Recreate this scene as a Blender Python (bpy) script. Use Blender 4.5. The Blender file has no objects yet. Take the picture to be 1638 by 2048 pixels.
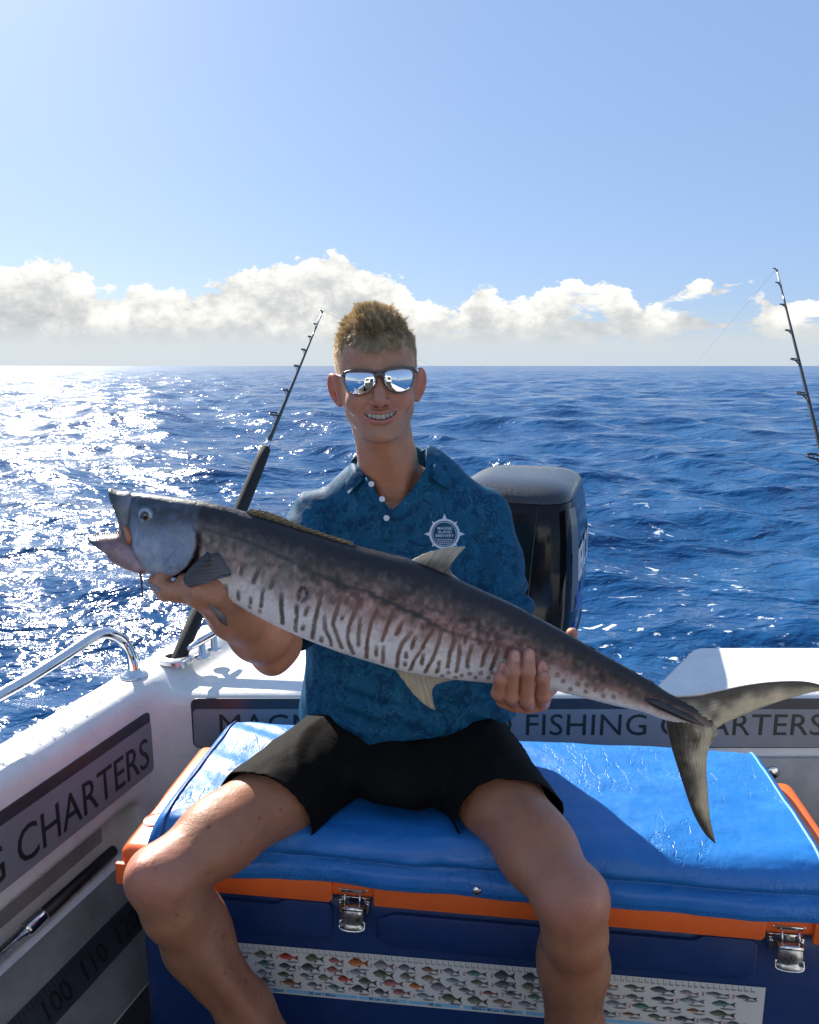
import bpy, bmesh, math, random
import numpy as np
from mathutils import Vector, Matrix
from mathutils.bvhtree import BVHTree

random.seed(7)
RNG = np.random.default_rng(7)
sc = bpy.context.scene
COL = sc.collection

# ---------------------------------------------------------------- camera
CAM_H = 1.30
PITCH = math.radians(11.02)
FPX = 1500.0
CS, SN = math.cos(PITCH), math.sin(PITCH)
cam_d = bpy.data.cameras.new('camera')
cam_d.sensor_fit = 'HORIZONTAL'
cam_d.sensor_width = 36.0
cam_d.lens = 36.0 * FPX / 1638.0
cam_d.clip_start = 0.02
cam_d.clip_end = 60000
cam = bpy.data.objects.new('camera', cam_d)
cam.location = (0, 0, CAM_H)
cam.rotation_euler = (math.radians(90) - PITCH, 0, 0)
COL.objects.link(cam)
sc.camera = cam

# ---------------------------------------------------------------- sky, sun, exposure
SUN_EL = math.radians(35)
SUN_AZ = math.radians(-31.5)          # measured from +y (ahead) towards +x (right)
SUN_DIR = Vector((math.sin(SUN_AZ) * math.cos(SUN_EL), math.cos(SUN_AZ) * math.cos(SUN_EL), math.sin(SUN_EL)))
sc.view_settings.view_transform = 'Standard'
sc.view_settings.look = 'None'
sc.view_settings.gamma = 1
sc.view_settings.use_curve_mapping = False
sc.view_settings.exposure = 1.15
SKY_STRENGTH = 0.06

sun_d = bpy.data.lights.new('sun', 'SUN')
sun_d.energy = 5.0
sun_d.angle = math.radians(0.53)
sun_d.color = (1.0, 0.93, 0.82)
sun = bpy.data.objects.new('sun', sun_d)
sun.rotation_euler = (-SUN_DIR).to_track_quat('-Z', 'Y').to_euler()
sun.location = SUN_DIR * 50
COL.objects.link(sun)


class NT:
    """small helper to write node trees"""
    def __init__(self, tree):
        self.t = tree
        self.n = tree.nodes
        self.l = tree.links
    def add(self, kind, **kw):
        nd = self.n.new(kind)
        for k, v in kw.items():
            setattr(nd, k, v)
        return nd
    def put(self, sock, v):
        if hasattr(v, 'is_output') or isinstance(v, bpy.types.NodeSocket):
            self.l.new(v, sock)
        else:
            sock.default_value = v
    def math(self, op, a, b=None, c=None, clamp=False):
        nd = self.add('ShaderNodeMath', operation=op)
        nd.use_clamp = clamp
        self.put(nd.inputs[0], a)
        if b is not None: self.put(nd.inputs[1], b)
        if c is not None: self.put(nd.inputs[2], c)
        return nd.outputs[0]
    def vmath(self, op, a, b=None, out=0):
        nd = self.add('ShaderNodeVectorMath', operation=op)
        self.put(nd.inputs[0], a)
        if b is not None: self.put(nd.inputs[1], b)
        return nd.outputs[out]
    def smooth(self, x, lo, hi):
        nd = self.add('ShaderNodeMapRange', interpolation_type='SMOOTHSTEP')
        self.put(nd.inputs[0], x); self.put(nd.inputs[1], lo); self.put(nd.inputs[2], hi)
        return nd.outputs[0]
    def lin(self, x, a, b, c, d):
        nd = self.add('ShaderNodeMapRange')
        for i, v in enumerate((x, a, b, c, d)): self.put(nd.inputs[i], v)
        return nd.outputs[0]
    def noise(self, vec, scale, detail=5, rough=0.55, dist=0.0, out='Fac'):
        nd = self.add('ShaderNodeTexNoise')
        if vec is not None: self.l.new(vec, nd.inputs['Vector'])
        nd.inputs['Scale'].default_value = scale
        nd.inputs['Detail'].default_value = detail
        nd.inputs['Roughness'].default_value = rough
        nd.inputs['Distortion'].default_value = dist
        return nd.outputs[out]
    def mix(self, f, a, b, mode='MIX'):
        nd = self.add('ShaderNodeMix', data_type='RGBA', blend_type=mode)
        self.put(nd.inputs[0], f); self.put(nd.inputs[6], a); self.put(nd.inputs[7], b)
        return nd.outputs[2]
    def mixf(self, f, a, b):
        nd = self.add('ShaderNodeMix', data_type='FLOAT')
        self.put(nd.inputs[0], f); self.put(nd.inputs[2], a); self.put(nd.inputs[3], b)
        return nd.outputs[0]
    def ramp(self, f, stops):
        nd = self.add('ShaderNodeValToRGB')
        el = nd.color_ramp.elements
        while len(el) < len(stops): el.new(0.5)
        for e, (p, c) in zip(el, stops):
            e.position = p; e.color = (*c, 1)
        self.l.new(f, nd.inputs[0])
        return nd.outputs[0]


def cloud_world():
    w = bpy.data.worlds.new('World')
    sc.world = w
    w.use_nodes = True
    t = NT(w.node_tree)
    t.n.clear()
    out = t.add('ShaderNodeOutputWorld')
    bg = t.add('ShaderNodeBackground')
    t.l.new(bg.outputs[0], out.inputs[0])
    sky = t.add('ShaderNodeTexSky', sky_type='NISHITA')
    sky.sun_disc = False
    sky.sun_elevation = SUN_EL
    sky.sun_rotation = SUN_AZ
    sky.altitude = 0
    sky.air_density = 1.0
    sky.dust_density = 0.7
    sky.ozone_density = 1.6
    tc = t.add('ShaderNodeTexCoord')
    d = t.vmath('NORMALIZE', tc.outputs['Generated'])
    sp = t.add('ShaderNodeSeparateXYZ')
    t.l.new(d, sp.inputs[0])
    x, y, z = sp.outputs
    az = t.math('ARCTAN2', x, y)
    # cumulus bank round the whole horizon: its height repeats every 60 degrees of azimuth
    a = t.math('ADD', t.math('DIVIDE', az, math.radians(60)), 0.5)
    a = t.math('FRACT', a)
    tops = [(0, 535), (90, 515), (160, 545), (235, 583), (265, 556), (350, 588), (430, 560), (540, 535), (600, 522),
            (650, 508), (730, 530), (800, 558), (838, 600), (900, 618), (935, 606), (968, 560), (1002, 596), (1060, 600), (1120, 582),
            (1190, 577), (1240, 568), (1290, 608), (1340, 598), (1400, 570), (1470, 562), (1535, 572), (1575, 600), (1638, 596)]
    fc = t.add('ShaderNodeFloatCurve')
    cv = fc.mapping.curves[0]
    pts = []
    for px, py in tops:
        u = (px - 819) / FPX; v = (py - 1024) / FPX
        dv = Vector((u, CS - v * SN, -SN - v * CS)).normalized()
        pts.append(((math.atan2(dv.x, dv.y) / math.radians(60)) + 0.5, dv.z / 0.2))
    pts = [(0.0, 0.55)] + pts + [(1.0, 0.55)]
    while len(cv.points) < len(pts): cv.points.new(0.5, 0.5)
    for p, (px, py) in zip(cv.points, pts):
        p.location = (px, py); p.handle_type = 'AUTO'
    fc.mapping.update()
    t.l.new(a, fc.inputs['Value'])
    top = t.math('MULTIPLY', fc.outputs[0], 0.2)
    # billowing detail
    sc_v = t.vmath('MULTIPLY', d, (1.0, 1.0, 1.5))
    def dens(off):
        v = t.vmath('ADD', sc_v, off) if off else sc_v
        n1 = t.noise(v, 13, 7, 0.58, 0.25)
        n2 = t.noise(v, 46, 8, 0.66)
        return t.math('ADD', t.math('MULTIPLY', t.math('SUBTRACT', n1, 0.5), 0.080), t.math('MULTIPLY', t.math('SUBTRACT', n2, 0.5), 0.050))
    h0 = dens(None)
    f0 = t.math('ADD', t.math('SUBTRACT', top, z), h0)            # >0 inside the cloud
    mask_top = t.smooth(f0, -0.001, 0.0055)
    # holes in the bank, more of them on the side away from the sun
    hole_n = t.noise(t.vmath('MULTIPLY', d, (1.0, 1.0, 2.6)), 9.5, 6, 0.6, 0.3)
    away = t.math('MULTIPLY_ADD', x, 0.75, 0.0)
    thr = t.math('ADD', 0.34, t.math('MULTIPLY', t.math('MAXIMUM', away, -0.05), 0.34))
    low = t.smooth(z, 0.012, 0.05)
    solid = t.smooth(hole_n, t.math('SUBTRACT', thr, 0.02), t.math('ADD', thr, 0.045))
    solid = t.math('MAXIMUM', solid, t.math('SUBTRACT', 1.0, low))
    base = t.smooth(z, 0.010, 0.040)
    mask = t.math('MULTIPLY', t.math('MULTIPLY', mask_top, solid), t.mixf(base, 0.30, 1.0))
    # light from the sun's side: compare the density a little way towards the sun
    sd = SUN_DIR
    h1 = dens((sd.x * 0.022, sd.y * 0.022, 0.03))
    lit = t.math('MULTIPLY', t.math('SUBTRACT', h0, h1), 20.0)
    edge = t.smooth(f0, 0.075, 0.0)
    lit = t.math('ADD', t.math('ADD', lit, 0.30), t.math('MULTIPLY', edge, 0.48), clamp=True)
    ccol = t.ramp(lit, [(0.0, (3.7, 3.95, 4.15)), (0.42, (5.4, 5.45, 5.35)), (1.0, (9.2, 8.9, 8.2))])
    ccol = t.mix(t.smooth(z, 0.06, 0.02), ccol, (5.2, 5.55, 5.7, 1))
    # pale sea haze just over the horizon
    hz = t.smooth(z, 0.085, 0.0)
    skyt = t.mix(1.0, sky.outputs[0], (0.92, 0.98, 1.10, 1), 'MULTIPLY')
    skyt = t.mix(0.64, skyt, (2.5, 3.85, 6.5, 1))
    skyc = t.mix(t.math('MULTIPLY', hz, 0.75), skyt, (4.9, 5.6, 6.1, 1))
    col = t.mix(t.math('MULTIPLY', mask, 0.95), skyc, ccol)
    t.l.new(col, bg.inputs['Color'])
    bg.inputs['Strength'].default_value = SKY_STRENGTH

cloud_world()

# ---------------------------------------------------------------- picture point -> place
def ray(px, py):
    u = (px - 819) / FPX; v = (py - 1024) / FPX
    return np.array([u, CS - v * SN, -SN - v * CS])
def P(px, py, y):                    # the point at forward distance y
    d = ray(px, py)
    d = d * (y / d[1])
    return np.array([d[0], d[1], d[2] + CAM_H])
def PZ(px, py, z):                   # the point on the level z
    d = ray(px, py)
    d = d * ((z - CAM_H) / d[2])
    return np.array([d[0], d[1], d[2] + CAM_H])

# ---------------------------------------------------------------- objects
def mesh_data(name, v, f):
    me = bpy.data.meshes.new(name)
    v = np.asarray(v, dtype=np.float64).reshape(-1, 3)
    if isinstance(f, np.ndarray):
        n, k = f.shape
        me.vertices.add(len(v)); me.vertices.foreach_set('co', v.astype(np.float32).ravel())
        me.loops.add(n * k); me.loops.foreach_set('vertex_index', f.astype(np.int32).ravel())
        me.polygons.add(n); me.polygons.foreach_set('loop_start', np.arange(0, n * k, k, dtype=np.int32))
        me.update(calc_edges=True)
    else:
        me.from_pydata([tuple(p) for p in v], [], f)
        me.update()
    me.validate()
    return me

def wloc(o):
    return Vector(o.get('_w', (0, 0, 0)))

def obj(name, v, f, mat, parent=None, smooth=True, col=None, autosmooth=None):
    me = mesh_data(name, v, f)
    if smooth:
        me.polygons.foreach_set('use_smooth', np.ones(len(me.polygons), dtype=bool))
    if col is not None:
        at = me.color_attributes.new('col', 'FLOAT_COLOR', 'POINT')
        c = np.ones((len(me.vertices), 4), dtype=np.float32)
        c[:, :3] = np.clip(col, 0, 1)
        at.data.foreach_set('color', c.ravel())
    if mat is not None:
        me.materials.append(mat)
    o = bpy.data.objects.new(name, me)
    COL.objects.link(o)
    if parent is not None:
        o.parent = parent
        if parent.type == 'EMPTY':
            o.matrix_parent_inverse = Matrix.Translation(-Vector(parent.location))
    if autosmooth is not None:
        sharp_by_angle(me, autosmooth)
    return o

def sharp_by_angle(me, deg):
    bm = bmesh.new(); bm.from_mesh(me)
    lim = math.radians(deg)
    for e in bm.edges:
        if len(e.link_faces) == 2 and e.calc_face_angle(0) > lim:
            e.smooth = False
    bm.to_mesh(me); bm.free()

def thing(name, label, cat, loc=(0, 0, 0), group=None):
    o = bpy.data.objects.new(name, None)
    o.empty_display_size = 0.1
    o.location = Vector(loc)
    COL.objects.link(o)
    tag(o, label, cat, group)
    return o

def tag(o, label=None, cat=None, group=None, kind=None):
    if label: o['label'] = label
    if cat: o['category'] = cat
    if group: o['group'] = group
    if kind: o['kind'] = kind
    return o

def join(parts):
    """[(v,f),...] -> one v,f list"""
    V = []; F = []; n = 0
    for v, f in parts:
        V.append(np.asarray(v, dtype=float).reshape(-1, 3))
        F += [tuple(int(i) + n for i in q) for q in f]
        n += len(V[-1])
    return np.vstack(V), F

# ---------------------------------------------------------------- shapes
def frame_along(pts):
    pts = np.asarray(pts, float)
    tg = np.gradient(pts, axis=0)
    tg /= np.linalg.norm(tg, axis=1)[:, None] + 1e-12
    up = np.array([0, 0, 1.0]) if abs(tg[0][2]) < 0.9 else np.array([1.0, 0, 0])
    a = np.cross(tg[0], up); a /= np.linalg.norm(a)
    A = []; B = []
    for t in tg:
        a = a - t * np.dot(a, t); a /= np.linalg.norm(a)
        A.append(a); B.append(np.cross(t, a))
    return tg, np.array(A), np.array(B)

def tube(pts, r, n=10, caps=True, flat=1.0):
    pts = np.asarray(pts, float)
    r = np.broadcast_to(np.asarray(r, float), (len(pts),))
    tg, A, B = frame_along(pts)
    th = np.linspace(0, 2 * np.pi, n, endpoint=False)
    V = (pts[:, None] + r[:, None, None] * (np.cos(th)[None, :, None] * A[:, None] + flat * np.sin(th)[None, :, None] * B[:, None])).reshape(-1, 3)
    F = []
    m = len(pts)
    for i in range(m - 1):
        for j in range(n):
            k = (j + 1) % n
            F.append((i * n + j, i * n + k, (i + 1) * n + k, (i + 1) * n + j))
    if caps:
        F.append(tuple(range(n))[::-1]); F.append(tuple((m - 1) * n + j for j in range(n)))
    return V, F

def smooth_path(pts, n=40):
    """Catmull-Rom through the points"""
    pts = np.asarray(pts, float)
    p = np.vstack([2 * pts[0] - pts[1], pts, 2 * pts[-1] - pts[-2]])
    m = len(pts) - 1
    out = []
    for s in np.linspace(0, m - 1e-9, n):
        i = int(s); t = s - i
        a, b, c, d = p[i], p[i + 1], p[i + 2], p[i + 3]
        out.append(0.5 * ((2 * b) + (c - a) * t + (2 * a - 5 * b + 4 * c - d) * t * t + (3 * b - a - 3 * c + d) * t ** 3))
    return np.array(out)

def box(c, s, R=None):
    c = np.asarray(c, float); s = np.asarray(s, float) / 2
    v = np.array([[x, y, z] for z in (-1, 1) for y in (-1, 1) for x in (-1, 1)], float) * s
    if R is not None: v = v @ np.asarray(R).T
    return v + c, [(0, 2, 3, 1), (4, 5, 7, 6), (0, 1, 5, 4), (2, 6, 7, 3), (0, 4, 6, 2), (1, 3, 7, 5)]

def bevel_vf(v, f, w, seg=3, angle=30):
    bm = bmesh.new()
    bv = [bm.verts.new(p) for p in v]
    for q in f:
        try: bm.faces.new([bv[i] for i in q])
        except ValueError: pass
    bm.normal_update()
    ed = [e for e in bm.edges if len(e.link_faces) == 2 and e.calc_face_angle(0) > math.radians(angle)]
    bmesh.ops.bevel(bm, geom=ed, offset=w, segments=seg, profile=0.5, affect='EDGES')
    bmesh.ops.recalc_face_normals(bm, faces=bm.faces)
    bm.verts.index_update()
    V = np.array([p.co[:] for p in bm.verts]); F = [tuple(p.index for p in q.verts) for q in bm.faces]
    bm.free()
    return V, F

def prism(poly, h, o, ex, ey, ez):
    """polygon (in ex,ey) pushed by h along ez from origin o"""
    poly = np.asarray(poly, float); n = len(poly)
    o, ex, ey, ez = (np.asarray(a, float) for a in (o, ex, ey, ez))
    b = o + poly[:, :1] * ex + poly[:, 1:2] * ey
    V = np.vstack([b, b + ez * h])
    F = [tuple(range(n))[::-1], tuple(range(n, 2 * n))] + [(i, (i + 1) % n, n + (i + 1) % n, n + i) for i in range(n)]
    return V, F

def round_rect(w, h, r, n=5):
    out = []
    for cx, cy, a0 in ((w - r, h - r, 0), (r, h - r, 90), (r, r, 180), (w - r, r, 270)):
        for k in range(n + 1):
            a = math.radians(a0 + 90 * k / n)
            out.append((cx + r * math.cos(a), cy + r * math.sin(a)))
    return out

def lathe(prof, c, axis=(0, 0, 1), n=24):
    axis = np.asarray(axis, float); axis /= np.linalg.norm(axis)
    a = np.cross(axis, [1, 0, 0] if abs(axis[0]) < 0.9 else [0, 1, 0]); a /= np.linalg.norm(a)
    b = np.cross(axis, a)
    V = []; F = []
    th = np.linspace(0, 2 * np.pi, n, endpoint=False)
    for r, h in prof:
        V.append(np.asarray(c) + axis * h + r * (np.cos(th)[:, None] * a + np.sin(th)[:, None] * b))
    m = len(prof)
    for i in range(m - 1):
        for j in range(n):
            k = (j + 1) % n
            F.append((i * n + j, i * n + k, (i + 1) * n + k, (i + 1) * n + j))
    F.append(tuple(range(n))[::-1]); F.append(tuple((m - 1) * n + j for j in range(n)))
    return np.vstack(V), F

def text_vf(s, size, extrude=0.0, spacing=1.0, shear=0.0, bold=0.0):
    cu = bpy.data.curves.new('txt', 'FONT')
    cu.body = s; cu.size = size; cu.extrude = extrude; cu.space_character = spacing; cu.shear = shear
    cu.offset = bold; cu.resolution_u = 3
    o = bpy.data.objects.new('txt', cu)
    COL.objects.link(o)
    dg = bpy.context.evaluated_depsgraph_get()
    me = bpy.data.meshes.new_from_object(o.evaluated_get(dg))
    v = np.array([p.co[:] for p in me.vertices]).reshape(-1, 3)
    f = [tuple(p.vertices) for p in me.polygons]
    bpy.data.objects.remove(o); bpy.data.curves.remove(cu); bpy.data.meshes.remove(me)
    return v, f

# ---------------------------------------------------------------- value noise and implicit surfaces
_TAB = RNG.random(4096).astype(np.float32)
def vnoise(p, scale=1.0, seed=0):
    p = np.asarray(p, np.float32) * scale + seed * 17.13
    i = np.floor(p).astype(np.int64); f = p - i
    f = f * f * (3 - 2 * f)
    def h(dx, dy, dz):
        k = (i[:, 0] + dx) * 73856093 ^ (i[:, 1] + dy) * 19349663 ^ (i[:, 2] + dz) * 83492791
        return _TAB[k & 4095]
    x0 = h(0,0,0)*(1-f[:,0])+h(1,0,0)*f[:,0]; x1 = h(0,1,0)*(1-f[:,0])+h(1,1,0)*f[:,0]
    x2 = h(0,0,1)*(1-f[:,0])+h(1,0,1)*f[:,0]; x3 = h(0,1,1)*(1-f[:,0])+h(1,1,1)*f[:,0]
    a = x0*(1-f[:,1])+x1*f[:,1]; b = x2*(1-f[:,1])+x3*f[:,1]
    return (a*(1-f[:,2])+b*f[:,2]) * 2 - 1
def fbm(p, scale, oct=4, seed=0, gain=0.5):
    s = 0; a = 1.0; t = 0
    for k in range(oct):
        s = s + a * vnoise(p, scale * 2 ** k, seed + k); t += a; a *= gain
    return s / t

def smin(a, b, k):
    h = np.clip(0.5 + 0.5 * (b - a) / k, 0, 1)
    return b + (a - b) * h - k * h * (1 - h)
def smax(a, b, k): return -smin(-a, -b, k)
def cone(p, a, b, ra, rb):
    a = np.asarray(a, np.float32); b = np.asarray(b, np.float32)
    ab = b - a
    t = np.clip(((p - a) @ ab) / (ab @ ab), 0, 1)
    q = p - a - t[:, None] * ab
    return np.sqrt((q * q).sum(1)) - (ra + (rb - ra) * t)
def chain(p, pts, rs, k=0.01):
    d = None
    for i in range(len(pts) - 1):
        e = cone(p, pts[i], pts[i + 1], rs[i], rs[i + 1])
        d = e if d is None else smin(d, e, k)
    return d
def ellip(p, c, r, R=None):
    q = p - np.asarray(c, np.float32)
    if R is not None: q = q @ np.asarray(R, np.float32)
    r = np.asarray(r, np.float32)
    k0 = np.sqrt(((q / r) ** 2).sum(1)); k1 = np.sqrt(((q / r ** 2) ** 2).sum(1)) + 1e-9
    return k0 * (k0 - 1) / k1
def rbox(p, c, half, r, R=None):
    q = p - np.asarray(c, np.float32)
    if R is not None: q = q @ np.asarray(R, np.float32)
    q = np.abs(q) - (np.asarray(half, np.float32) - r)
    return np.sqrt((np.maximum(q, 0) ** 2).sum(1)) + np.minimum(q.max(1), 0) - r

def surface(f, lo, hi, h, B=8, slack=1.6):
    """naive surface nets of f=0 in the box lo..hi with cells of size h"""
    lo = np.asarray(lo, float); hi = np.asarray(hi, float)
    nb = np.ceil((hi - lo) / (h * B)).astype(int)
    n = nb * B + 1
    bi = np.stack(np.meshgrid(*[np.arange(k) for k in nb], indexing='ij'), -1).reshape(-1, 3)
    cen = (lo + (bi + 0.5) * B * h).astype(np.float32)
    fc = f(cen)
    near = np.abs(fc) < B * h * 0.87 * slack
    G = np.empty(n, np.float32)
    big = fc.reshape(nb)
    G[:-1, :-1, :-1] = np.repeat(np.repeat(np.repeat(big, B, 0), B, 1), B, 2)
    G[-1] = G[-2]; G[:, -1] = G[:, -2]; G[:, :, -1] = G[:, :, -2]
    loc = np.stack(np.meshgrid(*[np.arange(B + 1)] * 3, indexing='ij'), -1).reshape(-1, 3)
    idx = bi[near]
    for s in range(0, len(idx), 400):
        g = (idx[s:s + 400, None] * B + loc[None]).reshape(-1, 3)
        val = f((lo + g * h).astype(np.float32))
        G[g[:, 0], g[:, 1], g[:, 2]] = val
    S = G < 0
    c8 = [S[dx:n[0] - 1 + dx, dy:n[1] - 1 + dy, dz:n[2] - 1 + dz] for dx in (0, 1) for dy in (0, 1) for dz in (0, 1)]
    al = np.logical_and.reduce(c8); an = np.logical_or.reduce(c8)
    cell = np.argwhere(an & ~al)
    vid = -np.ones(n - 1, np.int64)
    vid[cell[:, 0], cell[:, 1], cell[:, 2]] = np.arange(len(cell))
    acc = np.zeros((len(cell), 3)); cnt = np.zeros(len(cell))
    for ax in range(3):
        o1, o2 = [k for k in range(3) if k != ax]
        for p1 in (0, 1):
            for p2 in (0, 1):
                a = cell.copy(); a[:, o1] += p1; a[:, o2] += p2
                b = a.copy(); b[:, ax] += 1
                va = G[a[:, 0], a[:, 1], a[:, 2]]; vb = G[b[:, 0], b[:, 1], b[:, 2]]
                cr = (va < 0) != (vb < 0)
                t = np.where(cr, va / np.where(cr, va - vb, 1), 0)
                pos = a.astype(float); pos[:, ax] += t
                acc[cr] += pos[cr]; cnt[cr] += 1
    V = lo + (acc / cnt[:, None]) * h
    Q = []
    for ax in range(3):
        o1, o2 = (ax + 1) % 3, (ax + 2) % 3
        sl0 = [slice(None)] * 3; sl1 = [slice(None)] * 3
        sl0[ax] = slice(0, -1); sl1[ax] = slice(1, None)
        A = S[tuple(sl0)]; Bq = S[tuple(sl1)]
        e = np.argwhere(A != Bq)
        ok = (e[:, o1] > 0) & (e[:, o2] > 0) & (e[:, o1] < n[o1] - 1) & (e[:, o2] < n[o2] - 1)
        e = e[ok]
        ins = A[e[:, 0], e[:, 1], e[:, 2]]
        def at(d1, d2):
            q = e.copy(); q[:, o1] += d1; q[:, o2] += d2
            return vid[q[:, 0], q[:, 1], q[:, 2]]
        q = np.stack([at(-1, -1), at(0, -1), at(0, 0), at(-1, 0)], 1)
        q[~ins] = q[~ins][:, ::-1]
        Q.append(q)
    Q = np.vstack(Q)
    Q = Q[(Q >= 0).all(1)]
    return V, Q

def relax(V, Q, n=2, lam=0.5, keep=None):
    """a little Laplacian smoothing"""
    e = np.vstack([Q[:, [0, 1]], Q[:, [1, 2]], Q[:, [2, 3]], Q[:, [3, 0]]])
    e = np.vstack([e, e[:, ::-1]])
    deg = np.bincount(e[:, 0], minlength=len(V)).astype(float)
    deg[deg == 0] = 1
    for k in range(n):
        s = np.stack([np.bincount(e[:, 0], V[e[:, 1], a], minlength=len(V)) for a in range(3)], 1) / deg[:, None]
        W = V + lam * (s - V)
        if keep is not None: W[keep] = V[keep]
        V = W
    return V

def cut(V, Q, fld):
    """keep the side where fld<0, pulling the rim onto fld=0"""
    ins = fld < 0
    keep = ins[Q].any(1)
    Q = Q[keep]
    V = V.copy()
    e = np.vstack([Q[:, [0, 1]], Q[:, [1, 2]], Q[:, [2, 3]], Q[:, [3, 0]]])
    e = np.vstack([e, e[:, ::-1]])
    m = (~ins[e[:, 0]]) & ins[e[:, 1]]
    e = e[m]
    t = fld[e[:, 1]] / (fld[e[:, 1]] - fld[e[:, 0]])
    p = V[e[:, 1]] + t[:, None] * (V[e[:, 0]] - V[e[:, 1]])
    cnt = np.bincount(e[:, 0], minlength=len(V)).astype(float)
    s = np.stack([np.bincount(e[:, 0], p[:, a], minlength=len(V)) for a in range(3)], 1)
    mv = cnt > 0
    V[mv] = s[mv] / cnt[mv][:, None]
    bad = (~ins) & ~mv
    Q = Q[~bad[Q].any(1)]
    return compact(V, Q)

def compact(V, Q, extra=None):
    u = np.unique(Q)
    mp = -np.ones(len(V), np.int64); mp[u] = np.arange(len(u))
    return V[u], mp[Q]

def vnormals(V, Q):
    n = np.cross(V[Q[:, 2]] - V[Q[:, 0]], V[Q[:, 3]] - V[Q[:, 1]])
    N = np.zeros_like(V)
    for k in range(4):
        for a in range(3):
            N[:, a] += np.bincount(Q[:, k], n[:, a], minlength=len(V))
    return N / (np.linalg.norm(N, axis=1)[:, None] + 1e-12)

# ---------------------------------------------------------------- materials
def mat(name, color=(0.5, 0.5, 0.5), rough=0.5, metal=0.0, spec=0.5, attr=False, vary=None, bump=None, coat=0.0, sss=0.0, sheen=0.0, trans=0.0, rvary=None):
    m = bpy.data.materials.new(name)
    m.use_nodes = True
    t = NT(m.node_tree)
    b = t.n['Principled BSDF']
    tc = t.add('ShaderNodeTexCoord').outputs['Object']
    if attr:
        base = t.add('ShaderNodeVertexColor', layer_name='col').outputs[0]
    else:
        rgb = t.add('ShaderNodeRGB'); rgb.outputs[0].default_value = (*color, 1)
        base = rgb.outputs[0]
    if vary:
        s, amt = vary
        nz = t.noise(tc, s, 6, 0.6)
        k = t.lin(nz, 0.3, 0.7, 1 - amt, 1 + amt)
        base = t.vmath('SCALE', base); nd = base.node
        t.l.new(k, nd.inputs['Scale'])
    t.l.new(base, b.inputs['Base Color'])
    b.inputs['Roughness'].default_value = rough
    if rvary:
        s, lo, hi = rvary
        t.l.new(t.lin(t.noise(tc, s, 5, 0.6), 0.35, 0.65, lo, hi), b.inputs['Roughness'])
    b.inputs['Metallic'].default_value = metal
    b.inputs['Specular IOR Level'].default_value = spec
    b.inputs['Coat Weight'].default_value = coat
    b.inputs['Coat Roughness'].default_value = 0.08
    if sss:
        b.inputs['Subsurface Weight'].default_value = sss
        b.inputs['Subsurface Radius'].default_value = (1.0, 0.35, 0.2)
        b.inputs['Subsurface Scale'].default_value = 0.012
    if sheen:
        b.inputs['Sheen Weight'].default_value = sheen
    if trans:
        b.inputs['Transmission Weight'].default_value = trans
    if bump:
        h = None
        for s, amt in bump:
            n = t.math('MULTIPLY', t.noise(tc, s, 4, 0.6), amt)
            h = n if h is None else t.math('ADD', h, n)
        bp = t.add('ShaderNodeBump')
        bp.inputs['Strength'].default_value = 1.0
        bp.inputs['Distance'].default_value = 1.0
        t.l.new(h, bp.inputs['Height'])
        t.l.new(bp.outputs[0], b.inputs['Normal'])
    return m

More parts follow.
